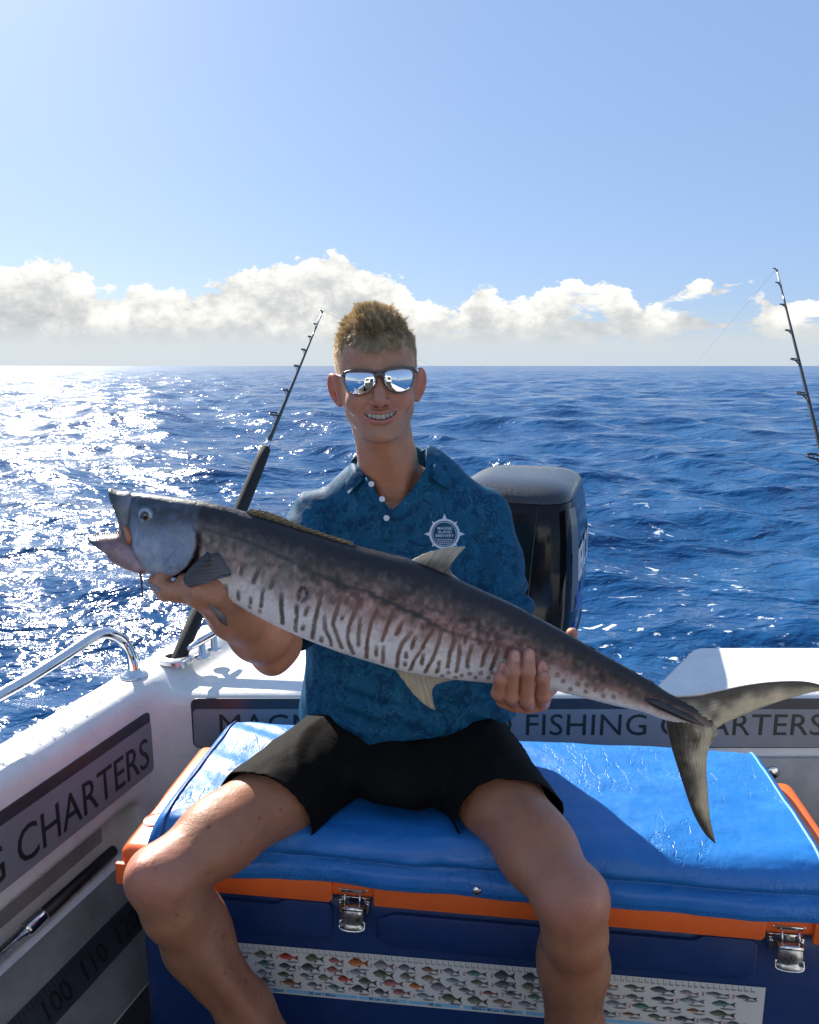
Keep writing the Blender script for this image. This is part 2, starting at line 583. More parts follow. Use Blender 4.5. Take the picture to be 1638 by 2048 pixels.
# ================================================================ the sea
SEA_Z = -0.42
def sea():
    # polar sheet centred below the camera: fine in front, coarse behind, out to the horizon
    a_f = np.radians(np.linspace(-44, 44, 760))
    a_b = np.radians(np.linspace(44, 316, 120)[1:-1])
    az = np.concatenate([a_f, a_b])
    r = np.concatenate([[0.05, 0.8], np.geomspace(1.6, 260, 640), np.geomspace(270, 30000, 60)])
    A, Rr = np.meshgrid(az, r)
    X = Rr * np.sin(A); Y = Rr * np.cos(A)
    Z = np.zeros_like(X); DX = np.zeros_like(X); DY = np.zeros_like(X)
    rg = np.random.default_rng(11)
    dr = np.gradient(r)[:, None]
    main = math.radians(205)
    waves = []
    for L, amp in ((13.0, 0.06), (9.0, 0.05), (6.3, 0.043), (4.4, 0.042), (3.1, 0.040), (2.2, 0.036), (1.55, 0.029), (1.1, 0.0215), (0.78, 0.0150), (0.55, 0.0100), (0.38, 0.0065), (0.27, 0.0042), (0.19, 0.0026)):
        for k in range(5):
            waves.append((L * rg.uniform(0.8, 1.22), amp * 0.55 * rg.uniform(0.6, 1.2), main + rg.normal(0, 0.62), rg.uniform(0, 6.283)))
    # patches where the small chop is stronger or weaker
    pp = np.stack([X.ravel(), Y.ravel(), np.zeros(X.size)], 1)
    patch = (0.75 + 0.55 * fbm(pp, 0.22, 3, 5)).reshape(X.shape)
    for L, a, th, ph in waves:
        k = 2 * np.pi / L
        kx, ky = math.sin(th) * k, math.cos(th) * k
        fade = np.clip((L / np.maximum(dr, 1e-3) - 2.0) / 3.0, 0, 1)
        am = a * fade * (patch if L < 2.5 else 1)
        q = kx * X + ky * Y + ph
        Z += am * np.cos(q)
        s = np.sin(q) * am * 0.85
        DX -= s * math.sin(th); DY -= s * math.cos(th)
    V = np.stack([X + DX, Y + DY, Z + SEA_Z], -1).reshape(-1, 3)
    n, m = len(r), len(az)
    i = np.arange(n - 1)[:, None] * m; j = np.arange(m)[None]; j2 = (np.arange(m) + 1)[None] % m
    Q = np.stack([i + j, i + m + j, i + m + j2, i + j2], -1).reshape(-1, 4)

    mt = bpy.data.materials.new('sea_water')
    mt.use_nodes = True
    t = NT(mt.node_tree)
    b = t.n['Principled BSDF']
    geo = t.add('ShaderNodeNewGeometry')
    pos = geo.outputs['Position']
    b.inputs['IOR'].default_value = 1.333
    b.inputs['Roughness'].default_value = 0.15
    # ripples: each size fades out where it would be too small to see
    dist = t.vmath('LENGTH', pos, out=1)
    h = None
    for scale, amp, d0, d1 in ((13.0, 0.013, 4.0, 16.0), (4.5, 0.042, 10.0, 50.0), (1.5, 0.11, 30.0, 170.0), (0.45, 0.30, 120.0, 500.0), (0.10, 0.5, 500.0, 3000.0), (0.03, 1.3, 3000.0, 20000.0)):
        n = t.noise(t.vmath('MULTIPLY', pos, (1.0, 1.55, 1)), scale, 2.5, 0.55, 0.5)
        w = t.smooth(dist, d1, d0)
        n = t.math('MULTIPLY', t.math('MULTIPLY', n, amp), w)
        h = n if h is None else t.math('ADD', h, n)
    bp = t.add('ShaderNodeBump')
    bp.inputs['Strength'].default_value = 1.0
    bp.inputs['Distance'].default_value = 1.0
    t.l.new(h, bp.inputs['Height'])
    t.l.new(bp.outputs[0], b.inputs['Normal'])
    # water colour: deep blue, a little greener where the wake has stirred in air; specks of foam
    wk = t.noise(pos, 0.35, 4, 0.6)
    colr = t.mix(t.smooth(wk, 0.35, 0.7), (0.005, 0.050, 0.150, 1), (0.009, 0.074, 0.195, 1))
    sp = t.add('ShaderNodeSeparateXYZ'); t.l.new(pos, sp.inputs[0])
    wake = t.math('MULTIPLY', t.smooth(t.math('ABSOLUTE', t.math('SUBTRACT', sp.outputs[0], t.math('MULTIPLY', sp.outputs[1], 0.28))), 2.2, 0.4), t.smooth(sp.outputs[1], 14.0, 3.0))
    fo = t.noise(t.vmath('MULTIPLY', pos, (1, 1.5, 1)), 4.2, 7, 0.68, 0.8)
    f1 = t.smooth(t.math('ADD', fo, t.math('MULTIPLY', wake, 0.05)), 0.655, 0.685)
    foam = t.math('MULTIPLY', f1, wake)
    t.l.new(t.mix(foam, colr, (0.75, 0.8, 0.82, 1)), b.inputs['Base Color'])
    t.l.new(t.mixf(foam, t.lin(t.math('LOGARITHM', dist, 10.0), 1.0, 2.6, 0.13, 0.23), 0.8), b.inputs['Roughness'])
    o = obj('sea', V, Q, mt)
    tag(o, kind='structure')
sea()

# ================================================================ the boat
GEL = mat('white_gelcoat', (0.74, 0.74, 0.72), 0.32, spec=0.5, vary=(13, 0.07), bump=[(70, 0.0009), (420, 0.0006)], rvary=(30, 0.25, 0.45))
STEEL = mat('polished_steel', (0.72, 0.73, 0.74), 0.14, metal=1.0, rvary=(60, 0.08, 0.24))
CHROME = mat('dull_steel', (0.55, 0.56, 0.57), 0.28, metal=1.0, rvary=(90, 0.2, 0.4))
BLACKP = mat('black_plastic', (0.012, 0.012, 0.013), 0.45, vary=(40, 0.3))
SIGN_GREY = mat('sign_grey', (0.22, 0.23, 0.25), 0.42, vary=(6, 0.12), bump=[(300, 0.0002)])
SIGN_DARK = mat('sign_dark', (0.035, 0.04, 0.05), 0.4, vary=(12, 0.2))
LETTER = mat('letter_black', (0.02, 0.022, 0.025), 0.45)
DECK = mat('deck_carpet', (0.018, 0.018, 0.02), 0.9, vary=(200, 0.5), bump=[(500, 0.002)])
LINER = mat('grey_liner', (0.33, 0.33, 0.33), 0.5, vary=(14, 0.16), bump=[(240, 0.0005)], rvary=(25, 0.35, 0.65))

# inner face of the starboard side (image left): a point on it and its direction aft
WA = np.array([-0.730, 1.216]); WT = np.array([0.308, 0.951]); WT /= np.linalg.norm(WT)
WN = np.array([WT[1], -WT[0]])                 # into the cockpit
GUN_Z, DECK_Z, TR_Y, TR_Z = 0.583, 0.0, 1.64, 0.545
def wall_pt(s, z, off=0.0):
    q = WA + WT * s + WN * off
    return np.array([q[0], q[1], z])

def hull_sdf(p):
    x, y, z = p[:, 0], p[:, 1], p[:, 2]
    rx, ry = x - WA[0], y - WA[1]
    s = rx * WT[0] + ry * WT[1]
    n = rx * WN[0] + ry * WN[1]                # 0 on the inner face, + into the cockpit
    lowin = np.clip((0.215 - z) / 0.215, 0, 1.6) * 0.11
    q = np.stack([n - lowin + 0.06, s - 0.02, z + 0.06], 1)
    r = 0.035
    # starboard side
    a = np.abs(q) - (np.array([0.06, 0.84, 0.643], np.float32) - r)
    left = np.sqrt((np.maximum(a, 0) ** 2).sum(1)) + np.minimum(a.max(1), 0) - r
    # pocket along that side
    pk = rbox(np.stack([n, s, z], 1), (0.02, -0.30, 0.267), (0.115, 0.66, 0.056), 0.03)
    left = smax(left, -pk, 0.02)
    # transom deck
    tr = rbox(p, (0.35, TR_Y + 0.16 + 0.0, -0.10), (1.05, 0.16, 0.645), 0.028)
    # motor well
    well = np.maximum(np.maximum(-(x - 0.02) , x - (0.565 + 0.75 * np.clip(y - 1.67, 0, 1))), 1.70 - y)
    well = np.maximum(well, 0.12 - z)
    tr = smax(tr, -well, 0.03)
    d = smin(left, tr, 0.055)
    # port side
    pr = rbox(p, (1.305, 1.1, -0.06), (0.075, 0.92, 0.645), 0.035)
    return smin(d, pr, 0.05)

def boat():
    b = thing('boat', 'white fibreglass fishing boat stern with lettered grey side panels', 'boat', (0.3, 1.64, 0))
    V, Q = surface(hull_sdf, (-0.95, 0.45, -0.62), (1.42, 2.06, 0.66), 0.0085)
    V = relax(V, Q, 2, 0.5)
    hull = obj('hull', V, Q, GEL, b)
    # forward run of both sides, deck, unseen white bulkhead set close for bounce fill
    for nm, pts in (('side_wall', [wall_pt(-0.76, 0)[:2], (-1.06, 0.05), (-1.14, -0.6), (-1.16, -1.6)]),
                    ('side_wall', [(1.23, 0.46), (1.24, -0.2), (1.22, -0.9), (1.18, -1.6)])):
        pts = smooth_path(np.array(pts), 16)
        sgn = -1 if pts[0][0] < 0 else 1
        prof = [(0, -0.6), (0, 0.30), (0.0, 0.55), (0.012, 0.575), (0.03, 0.583), (0.09, 0.583), (0.108, 0.575), (0.12, 0.55), (0.12, -0.6)]
        VV = []; FF = []
        for i, q in enumerate(pts):
            tg = np.gradient(pts, axis=0)[i]; tg /= np.linalg.norm(tg)
            nn = np.array([tg[1], -tg[0]]); nn = nn if nn[0] * sgn > 0 else -nn
            for (o, z) in prof: VV.append([q[0] + nn[0] * o, q[1] + nn[1] * o, z])
        k = len(prof)
        for i in range(len(pts) - 1):
            for j in range(k - 1):
                FF.append((i * k + j, i * k + j + 1, (i + 1) * k + j + 1, (i + 1) * k + j))
        obj(nm, VV, FF, GEL, b)
    obj('deck', [(-1.15, -1.65, 0), (1.25, -1.65, 0), (1.30, 1.66, 0), (-0.62, 1.66, 0), (-0.80, 0.9, 0), (-1.0, 0.3, 0)], [(0, 1, 2, 3, 4, 5)], DECK, b, smooth=False)
    v, f = bevel_vf(*box((0.02, -1.22, 0.75), (2.30, 0.1, 2.3)), 0.03)
    bk = obj('fill_bulkhead', v, f, GEL, b, autosmooth=40)
    glass = mat('cabin_glass', (0.012, 0.014, 0.016), 0.08, spec=0.5)
    for sx in (-0.72, 0.76):
        v, f = bevel_vf(*box((sx, -1.162, 1.42), (0.62, 0.02, 0.42)), 0.02)
        obj('cabin_window', v, f, glass, bk, autosmooth=40)
    v, f = bevel_vf(*box((0.02, -1.16, 0.76), (0.56, 0.02, 1.48)), 0.02)
    obj('cabin_door', v, f, glass, bk, autosmooth=40)

    block_mat = mat('light_block_dark', (0.02, 0.022, 0.028), 0.6, vary=(12, 0.3), bump=[(200, 0.0006)])  # unseen dark bench, added to cut bounce light on legs and cushion
    bs = obj('light_block_seat', *bevel_vf(*box((0.02, -0.95, 0.24), (2.1, 0.40, 0.46)), 0.03), block_mat, b, autosmooth=40)
    obj('light_block_back', *bevel_vf(*box((0.02, -1.11, 0.70), (2.1, 0.09, 0.52)), 0.04), block_mat, bs, autosmooth=40)

    # lettered panel on the side wall
    def wall_sheet(poly, off, h):
        o = wall_pt(0, 0, off)
        return prism(poly, h, o, (WT[0], WT[1], 0), (0, 0, 1), (WN[0], WN[1], 0))
    s0, s1 = -0.74, 0.415
    zt, zb = 0.520, 0.372
    rr = [(s0 + a, zb + c) for a, c in round_rect(s1 - s0, zt - zb, 0.014)]
    v, f = wall_sheet(rr, 0.0005, 0.003)
    pn = obj('sign_panel', v, f, SIGN_DARK, b, smooth=False)
    rr = [(s0 + a, zb + c) for a, c in round_rect(s1 - s0 - 0.001, zt - zb - 0.026, 0.010)]
    v, f = wall_sheet(rr, 0.0036, 0.0012)
    obj('sign_face', v, f, SIGN_GREY, pn, smooth=False)
    def words(text, size, spacing, place, pn):
        full = text_vf(text, size, 0.0004, spacing)[0][:, 0].max()
        done = ''
        for w in text.split(' '):
            v, f = text_vf(w, size, 0.0004, spacing)
            end = text_vf(done + w, size, 0.0004, spacing)[0][:, 0].max()
            v[:, 0] += end - v[:, 0].max()
            obj('sign_word', place(v, full), f, LETTER, pn, smooth=False)
            done += w + ' '
    o = wall_pt(0, 0, 0.0056)
    e1 = np.array([WT[0], WT[1], 0]); e2 = np.array([0, 0, 1.0]); e3 = np.array([WN[0], WN[1], 0])
    words('MAGNETIC ISLAND FISHING CHARTERS', 0.104, 1.0, lambda v, full: o + ((v[:, :1] - full) * 0.76 + 0.398) * e1 + (v[:, 1:2] + 0.392) * e2 + v[:, 2:3] * e3, pn)

    # transom panel
    ex = np.array([1.0, 0, 0]); ez = np.array([0, 0, 1.0]); nn = np.array([0, -1.0, 0])
    x0, x1 = -0.512, 1.16
    zt, zb = 0.537, 0.412
    o0 = np.array([0, TR_Y - 0.0005, 0])
    v, f = prism([(x0 + a, zb + c) for a, c in round_rect(x1 - x0, zt - zb, 0.016)], 0.003, o0, ex, ez, nn)
    pn = obj('sign_panel', v, f, SIGN_DARK, b, smooth=False)
    v, f = prism([(x0 + 0.004 + a, zb + 0.003 + c) for a, c in round_rect(x1 - x0 - 0.008, zt - zb - 0.029, 0.012)], 0.0012, o0 + nn * 0.003, ex, ez, nn)
    obj('sign_face', v, f, SIGN_GREY, pn, smooth=False)
    words('MAGNETIC ISLAND FISHING CHARTERS', 0.0765, 1.04, lambda v, full: np.array([-0.452, TR_Y - 0.0053, 0.446]) + v[:, :1] * ex * (1.425 / full) + v[:, 1:2] * ez + v[:, 2:3] * nn, pn)
    # moulded locker hatch under the transom sign
    v, f = bevel_vf(*prism(round_rect(0.40, 0.26, 0.03), 0.012, (0.80, TR_Y - 0.001, 0.13), ex, ez, nn), 0.004, 2)
    ht = obj('locker_hatch', v, f, LINER, b, autosmooth=40)
    v, f = lathe([(0.016, 0), (0.016, 0.004), (0.012, 0.007)], (0.86, TR_Y - 0.013, 0.355), (0, -1, 0), 16)
    obj('hatch_latch', v, f, STEEL, ht)

    # grey sheet that darkens the inside of the pocket
    v, f = wall_sheet([(-0.78, 0.205), (0.33, 0.205), (0.33, 0.335), (-0.78, 0.335)], -0.088, 0.002)
    obj('pocket_back', v, f, LINER, b, smooth=False)
    # length scale on the lower panel
    def low_pt(s, z, off):
        return wall_pt(s, z, off + 0.11 * (0.215 - z) / 0.215 + 0.0)
    dl = mat('lower_shade_grey', (0.20, 0.20, 0.195), 0.55, vary=(11, 0.25), bump=[(240, 0.0006)], rvary=(25, 0.35, 0.7))  # grey sheet over the white side, shade put into its colour
    gs = np.linspace(-0.76, 0.42, 30); gz = np.linspace(0.004, 0.214, 8)
    G = np.array([low_pt(a_, z_, 0.0015) for a_ in gs for z_ in gz])
    kk = np.arange(240).reshape(30, 8)
    obj('side_shade_sheet', G, np.stack([kk[:-1, :-1], kk[1:, :-1], kk[1:, 1:], kk[:-1, 1:]], -1).reshape(-1, 4), dl, b)
    za, zc = 0.150, 0.088
    q = [low_pt(-0.72, zc, 0.003), low_pt(0.30, zc, 0.003), low_pt(0.30, za, 0.003), low_pt(-0.72, za, 0.003)]
    ruler = obj('length_scale', q, [(0, 1, 2, 3)], SIGN_DARK, b, smooth=False)
    for k, num in enumerate(range(70, 130, 10)):
        s = -0.315 + k * 0.10
        v, f = text_vf(str(num), 0.05, 0.0)
        e = (low_pt(s + 0.1, zc, 0) - low_pt(s, zc, 0)) * 10; u = (low_pt(s, za, 0) - low_pt(s, zc, 0)) / (za - zc)
        v = low_pt(s, zc + 0.012, 0.005) + v[:, :1] * e + v[:, 1:2] * u
        obj('scale_number', v, f, BLACKP, ruler, smooth=False)
    vs = []
    for k in range(100):
        s = -0.70 + k * 0.01; h = 0.014 if k % 5 else 0.026
        vs.append(([low_pt(s, za - 0.002, 0.005), low_pt(s + 0.0016, za - 0.002, 0.005), low_pt(s + 0.0016, za - h, 0.005), low_pt(s, za - h, 0.005)], [(0, 1, 2, 3)]))
    obj('scale_ticks', *join(vs), BLACKP, ruler, smooth=False)['kind'] = 'stuff'

    # grab rail along the side
    base = PZ(268, 1352, GUN_Z)
    far = PZ(-330, 1560, 0.68)
    pts = smooth_path([base, base + (0.0, -0.004, 0.045), P(248, 1285, 1.655), P(222, 1268, 1.62), P(190, 1272, 1.585), P(120, 1318, 1.50), P(0, 1390, 1.36), far, far + (-0.05, -0.16, -0.01)], 60)
    rail = obj('grab_rail', *tube(pts, 0.0125, 14), STEEL, b)
    v, f = lathe([(0.032, 0), (0.032, 0.004), (0.026, 0.007), (0.0165, 0.010), (0.0150, 0.018)], base, (0, 0, 1), 24)
    fl = obj('rail_foot', v, f, STEEL, rail)

    # flush rod holder
    c = PZ(352, 1322, GUN_Z)
    v, f = lathe([(0.042, -0.002), (0.043, 0.006), (0.036, 0.012), (0.026, 0.013), (0.024, 0.008), (0.023, -0.03)], c, (0.03, 0.12, 1), 32)
    rh = obj('rod_holder', v, f, CHROME, b, autosmooth=50)

    # spray lying on the gunwale in drops and short runs
    rd = random.Random(4); drops = []
    for k in range(260):
        s_ = rd.uniform(-0.42, 0.55); n_ = rd.uniform(-0.095, -0.022); r_ = rd.choice((0.0016, 0.0022, 0.003, 0.0042))
        st_ = rd.uniform(1.0, 2.6)
        c0 = wall_pt(s_, GUN_Z - 0.0006, n_)
        if np.linalg.norm(c0 - c) < 0.05 or np.linalg.norm(c0 - base) < 0.04: continue
        an = rd.uniform(0, 3.14); e1_ = np.array([math.cos(an), math.sin(an), 0]); e2_ = np.array([-math.sin(an), math.cos(an), 0])
        VV = []; FF = []
        for i_, (rr_, hh_) in enumerate(((1.0, 0.0), (0.9, 0.28), (0.55, 0.5))):
            for j_ in range(8):
                a_ = j_ * math.pi / 4; wv_ = 1 + 0.18 * math.sin(3 * a_ + k)
                VV.append(c0 + r_ * rr_ * wv_ * (math.cos(a_) * st_ * e1_ + math.sin(a_) * e2_) + np.array([0, 0, r_ * hh_]))
        for i_ in range(2):
            for j_ in range(8): FF.append((i_ * 8 + j_, i_ * 8 + (j_ + 1) % 8, i_ * 8 + 8 + (j_ + 1) % 8, i_ * 8 + 8 + j_))
        FF.append(tuple(range(16, 24)))
        drops.append((VV, FF))
    dm = mat('water_drop', (0.9, 0.93, 0.95), 0.03, trans=0.9)
    dm.node_tree.nodes['Principled BSDF'].inputs['IOR'].default_value = 1.333
    obj('spray_drops', *join(drops), dm, b)['kind'] = 'stuff'

    # mooring cleat
    a = PZ(388, 1291, GUN_Z + 0.042); d = PZ(441, 1259, GUN_Z + 0.042)
    m = (a + d) / 2; dr = (d - a) / np.linalg.norm(d - a) * 0.078
    hor = smooth_path([m - dr * 1.05, m - dr * 0.6 + (0, 0, 0.001), m, m + dr * 0.6 + (0, 0, 0.001), m + dr * 1.05], 17)
    parts = [tube(hor, np.interp(np.linspace(-1, 1, 17), [-1, -0.6, 0, 0.6, 1], [0.006, 0.009, 0.0095, 0.009, 0.006]), 10)]
    for k in (-0.35, 0.35):
        q = m + dr * k
        parts.append(tube([(q[0], q[1], GUN_Z), (q[0], q[1], GUN_Z + 0.004), (q[0], q[1], GUN_Z + 0.006), (q[0], q[1], GUN_Z + 0.04)], [0.021, 0.020, 0.009, 0.008], 14))
    obj('mooring_cleat', *join(parts), STEEL, b)
    return b
boat()

# a rod stowed in the side pocket
def stowed_rod():
    r = thing('fishing_rod', 'black fishing rod stowed in the side pocket, only its butt end showing', 'fishing rod', wall_pt(-0.2, 0.23, -0.03))
    a = wall_pt(-0.70, 0.232, -0.012); bq = wall_pt(0.30, 0.230, -0.03)
    u = (bq - a) / np.linalg.norm(bq - a)
    L = np.linalg.norm(bq - a)
    k = 0.74 * L
    obj('grip', *tube([a + u * (k + 0.05), a + u * L], [0.0135, 0.012], 14), BLACKP, r)
    obj('butt_ferrule', *tube([a + u * k, a + u * (k + 0.006), a + u * (k + 0.045), a + u * (k + 0.05)], [0.012, 0.0155, 0.0155, 0.014], 16), STEEL, r)
    obj('butt_tube', *tube([a, a + u * (k - 0.0)], [0.0115, 0.0115], 14), STEEL, r)
stowed_rod()

# ================================================================ outboard motor
def motor():
    black = mat('cowl_black', (0.006, 0.0065, 0.008), 0.14, spec=0.22, coat=0.06, rvary=(45, 0.10, 0.22), bump=[(900, 0.00004)])
    grey = mat('cowl_top_grey', (0.022, 0.024, 0.028), 0.30, coat=0.2, vary=(400, 0.25), rvary=(160, 0.2, 0.45))
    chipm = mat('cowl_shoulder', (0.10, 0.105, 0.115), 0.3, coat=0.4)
    white = mat('decal_white', (0.6, 0.62, 0.65), 0.4)
    blue = mat('decal_blue', (0.03, 0.09, 0.55), 0.35)
    m = thing('outboard_motor', 'black outboard motor with grey top hanging on the transom', 'outboard motor', (0.29, 2.2, -0.4))
    cx = 0.306
    # heights, half width, front y, back y
    lv = [(0.36, 0.165, 2.10, 2.66), (0.40, 0.183, 2.075, 2.70), (0.47, 0.195, 2.06, 2.72), (0.58, 0.202, 2.055, 2.73), (0.70, 0.202, 2.06, 2.73),
          (0.80, 0.196, 2.075, 2.72), (0.86, 0.187, 2.09, 2.70), (0.893, 0.178, 2.105, 2.68)]
    n = 64
    def ring(z, hw, y0, y1, e=5.2, ch=1.0):
        th = np.linspace(0, 2 * np.pi, n, endpoint=False) + np.pi / n
        c, s = np.cos(th), np.sin(th)
        xx = np.sign(c) * np.abs(c) ** (2 / e) * hw
        yy = np.sign(s) * np.abs(s) ** (2 / e) * (y1 - y0) / 2 + (y0 + y1) / 2
        return np.stack([cx + xx, yy, np.full(n, z)], 1)
    def loft(rings, capb=False, capt=False):
        V = np.vstack(rings); F = []
        for i in range(len(rings) - 1):
            for j in range(n):
                k = (j + 1) % n
                F.append((i * n + j, i * n + k, (i + 1) * n + k, (i + 1) * n + j))
        if capt: F.append(tuple((len(rings) - 1) * n + j for j in range(n)))
        if capb: F.append(tuple(range(n))[::-1])
        return V, F
    zz = np.array([l[0] for l in lv])
    zs = np.linspace(zz[0], zz[-1], 26)
    col = np.array(lv)
    rings = [ring(z, *[np.interp(z, zz, col[:, k]) for k in (1, 2, 3)]) for z in zs]
    obj('cowl', *loft(rings, True), black, m)
    # domed top in dark grey
    top = []
    z0, hw, y0, y1 = lv[-1]
    for k in range(9):
        a = k / 8 * math.pi / 2
        sc_ = 0.30 + 0.70 * math.cos(a) ** 0.8 if k else 1.0
        top.append(ring(z0 + 0.002 + 0.052 * math.sin(a) ** 0.9, hw * sc_ * 1.004, (y0 + y1) / 2 - (y1 - y0) / 2 * sc_ * 1.004, (y0 + y1) / 2 + (y1 - y0) / 2 * sc_ * 1.004, 4.8))
    tp = obj('cowl_top', *loft(top, False, True), grey, m)
    # seams: one down the front face, one round the foot
    def front_y(z): return np.interp(z, zz, col[:, 2])
    pts = [(cx + 0.090 - 0.028 * (0.9 - z) / 0.5, front_y(z) - 0.0005, z) for z in np.linspace(0.89, 0.47, 14)]
    obj('panel_seam', *tube(pts, 0.0018, 6), BLACKP, m)
    pts = [(cx + 0.090 - 0.004 * k, front_y(0.893) + 0.028 * k - 0.0, 0.896 + 0.0105 * k * (1 - 0.08 * k)) for k in range(5)]
    obj('panel_seam', *tube(pts, 0.0015, 6), BLACKP, tp)
    rg = ring(0.445, 0.1935, 2.0625, 2.714); rg = np.vstack([rg, rg[:1]])
    obj('panel_seam', *tube(rg, 0.003, 6, caps=False), BLACKP, m)
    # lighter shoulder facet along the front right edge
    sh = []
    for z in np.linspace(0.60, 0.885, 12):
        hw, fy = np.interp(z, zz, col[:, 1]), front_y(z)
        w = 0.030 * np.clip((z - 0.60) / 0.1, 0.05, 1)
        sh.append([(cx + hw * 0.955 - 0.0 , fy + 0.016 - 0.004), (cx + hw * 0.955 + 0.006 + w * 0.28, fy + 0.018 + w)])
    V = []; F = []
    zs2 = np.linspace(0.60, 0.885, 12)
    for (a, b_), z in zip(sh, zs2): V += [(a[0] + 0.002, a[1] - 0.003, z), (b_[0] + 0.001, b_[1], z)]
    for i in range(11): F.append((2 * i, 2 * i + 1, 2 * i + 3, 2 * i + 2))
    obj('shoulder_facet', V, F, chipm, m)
    # side decals on the right flank
    def flank(v, f, y0, z0, mt, nm, sy=1.0):
        out = []
        for p in v:
            yq = y0 + p[0] * sy; z = z0 + p[1]
            hw = np.interp(z, zz, col[:, 1])
            a, b_ = np.interp(z, zz, col[:, 2]), np.interp(z, zz, col[:, 3])
            tt = abs((yq - (a + b_) / 2) / ((b_ - a) / 2)); tt = min(tt, 0.999)
            out.append((cx + hw * (1 - tt ** 5.2) ** (1 / 5.2) + 0.003, yq, z))
        obj(nm, out, f, mt, m, smooth=False)
    bm_v, bm_f = text_vf('MERCURY', 0.135, 0, 0.95, 0.0, 0.004)
    flank(bm_v, bm_f, 2.125, 0.655, white, 'brand_lettering')
    v, f = text_vf('SeaPro', 0.075, 0, 0.95, 0.15, 0.002)
    flank(v, f, 2.17, 0.575, blue, 'model_lettering')
    v = np.array([[i * 0.03, 0.002 + 0.05 * (i / 9) - 0.03 + dz, 0] for i in range(10) for dz in (0, 0.018)])
    f = [(2 * i, 2 * i + 2, 2 * i + 3, 2 * i + 1) for i in range(9)]
    flank(v, f, 2.12, 0.525, blue, 'blue_stripe')
    # mid-section and gearcase below, bracket to the transom
    parts = [bevel_vf(*box((cx, 2.30, 0.30), (0.27, 0.36, 0.16)), 0.03), bevel_vf(*box((cx, 2.33, 0.0), (0.15, 0.24, 0.5)), 0.03), bevel_vf(*box((cx, 2.35, -0.5), (0.09, 0.3, 0.6)), 0.03)]
    obj('midsection', *join(parts), black, m, autosmooth=40)
    parts = [bevel_vf(*box((cx + s * 0.11, 2.06, 0.18), (0.035, 0.30, 0.42)), 0.01) for s in (-1, 1)] + [tube([(cx - 0.15, 2.04, 0.34), (cx + 0.15, 2.04, 0.34)], 0.02, 12)]
    obj('mount_bracket', *join(parts), black, m, autosmooth=40)
    m.location.z += 0.022
    m.rotation_euler = (0, 0, math.radians(-17))          # turned a little, so its right flank shows
motor()

# ================================================================ fishing rods in the holders
def rod(label, base, tip, line_to, foam, guides, group):
    base = np.asarray(base); tip = np.asarray(tip)
    u = tip - base; L = np.linalg.norm(u); u /= L
    r = thing('fishing_rod', label, 'fishing rod', base)
    foamm = mat('foam_grip', (0.016, 0.016, 0.017), 0.85, vary=(300, 0.3), bump=[(900, 0.001)])
    blank = mat('rod_blank', (0.015, 0.02, 0.02), 0.22, coat=0.5)
    tipm = mat('rod_tip_pale', (0.62, 0.62, 0.58), 0.4)
    ringm = mat('guide_ring', (0.02, 0.02, 0.022), 0.25)
    side = np.cross(u, [0, 1.0, 0]); side /= np.linalg.norm(side)
    obj('butt_grip', *tube([base - u * 0.1, base + u * 0.0, base + u * foam[0]], [0.016, 0.0185, 0.0185], 18), foamm, r)
    obj('fore_grip', *tube([base + u * foam[0], base + u * (foam[0] + 0.02), base + u * (foam[1] - 0.06), base + u * (foam[1] - 0.008), base + u * foam[1]], [0.0175, 0.020, 0.0185, 0.0155, 0.011], 18), foamm, r)
    obj('grip_collar', *tube([base + u * foam[1], base + u * (foam[1] + 0.025)], [0.010, 0.008], 14), STEEL, r)
    k = np.linspace(foam[1], L * 0.94, 12)
    obj('blank', *tube(base + u * k[:, None], np.linspace(0.0075, 0.0028, 12), 10), blank, r)
    k = np.linspace(L * 0.94, L, 4)
    obj('tip_section', *tube(base + u * k[:, None], np.linspace(0.0034, 0.0028, 4), 8), tipm, r)
    gd = u * 0.35 + np.array([0.25 * np.sign(side[0] + 1e-9), 0.75, 0.1]) * 0
    out = np.array([-1.0, 0, 0]) if tip[0] > base[0] else np.array([1.0, 0, 0])
    out = out - u * np.dot(out, u); out /= np.linalg.norm(out)
    for i, (fr, rad) in enumerate(guides):
        c = base + u * (L * fr) + out * rad * 1.1
        nrm = u * 0.55 + np.cross(u, out) * 0.85
        nrm /= np.linalg.norm(nrm)
        a = out; b_ = np.cross(nrm, a); b_ /= np.linalg.norm(b_)
        th = np.linspace(0, 2 * np.pi, 21)
        pts = c + rad * (np.cos(th)[:, None] * a + np.sin(th)[:, None] * b_)
        parts = [tube(pts, max(rad * 0.17, 0.0013), 6, caps=False)]
        for sg in (-1, 1):
            parts.append(tube([base + u * (L * fr - rad * 2.4), c + b_ * rad * 0.9 * sg, c + out * rad * 0.2 + b_ * rad * sg], 0.0011, 5))
        # thread wrapping where the guide is bound on
        parts.append(tube([base + u * (L * fr - rad * 3.2), base + u * (L * fr - rad * 1.0)], max(0.0062 * (1 - fr) + 0.0028, 0.003), 8))
        g = obj('line_guide', *join(parts), ringm, r)
    lm = mat('fishing_line', (0.22, 0.24, 0.27), 0.4)
    lp = np.linspace(0, 1, 14)[:, None]
    ln = tip + (np.asarray(line_to) - tip) * lp
    ln[:, 2] -= 0.05 * np.sin(np.pi * lp[:, 0])
    obj('line', *tube(ln, 0.00045, 4), lm, r)
    return r
g6 = [(0.43, 0.021), (0.60, 0.015), (0.70, 0.012), (0.79, 0.010), (0.875, 0.0085), (0.95, 0.0075), (1.0, 0.006)]
gl = [(0.62, 0.016), (0.70, 0.0125), (0.785, 0.011), (0.845, 0.010), (0.895, 0.0088), (0.945, 0.008), (1.0, 0.0055)]
b0 = PZ(357, 1318, GUN_Z)
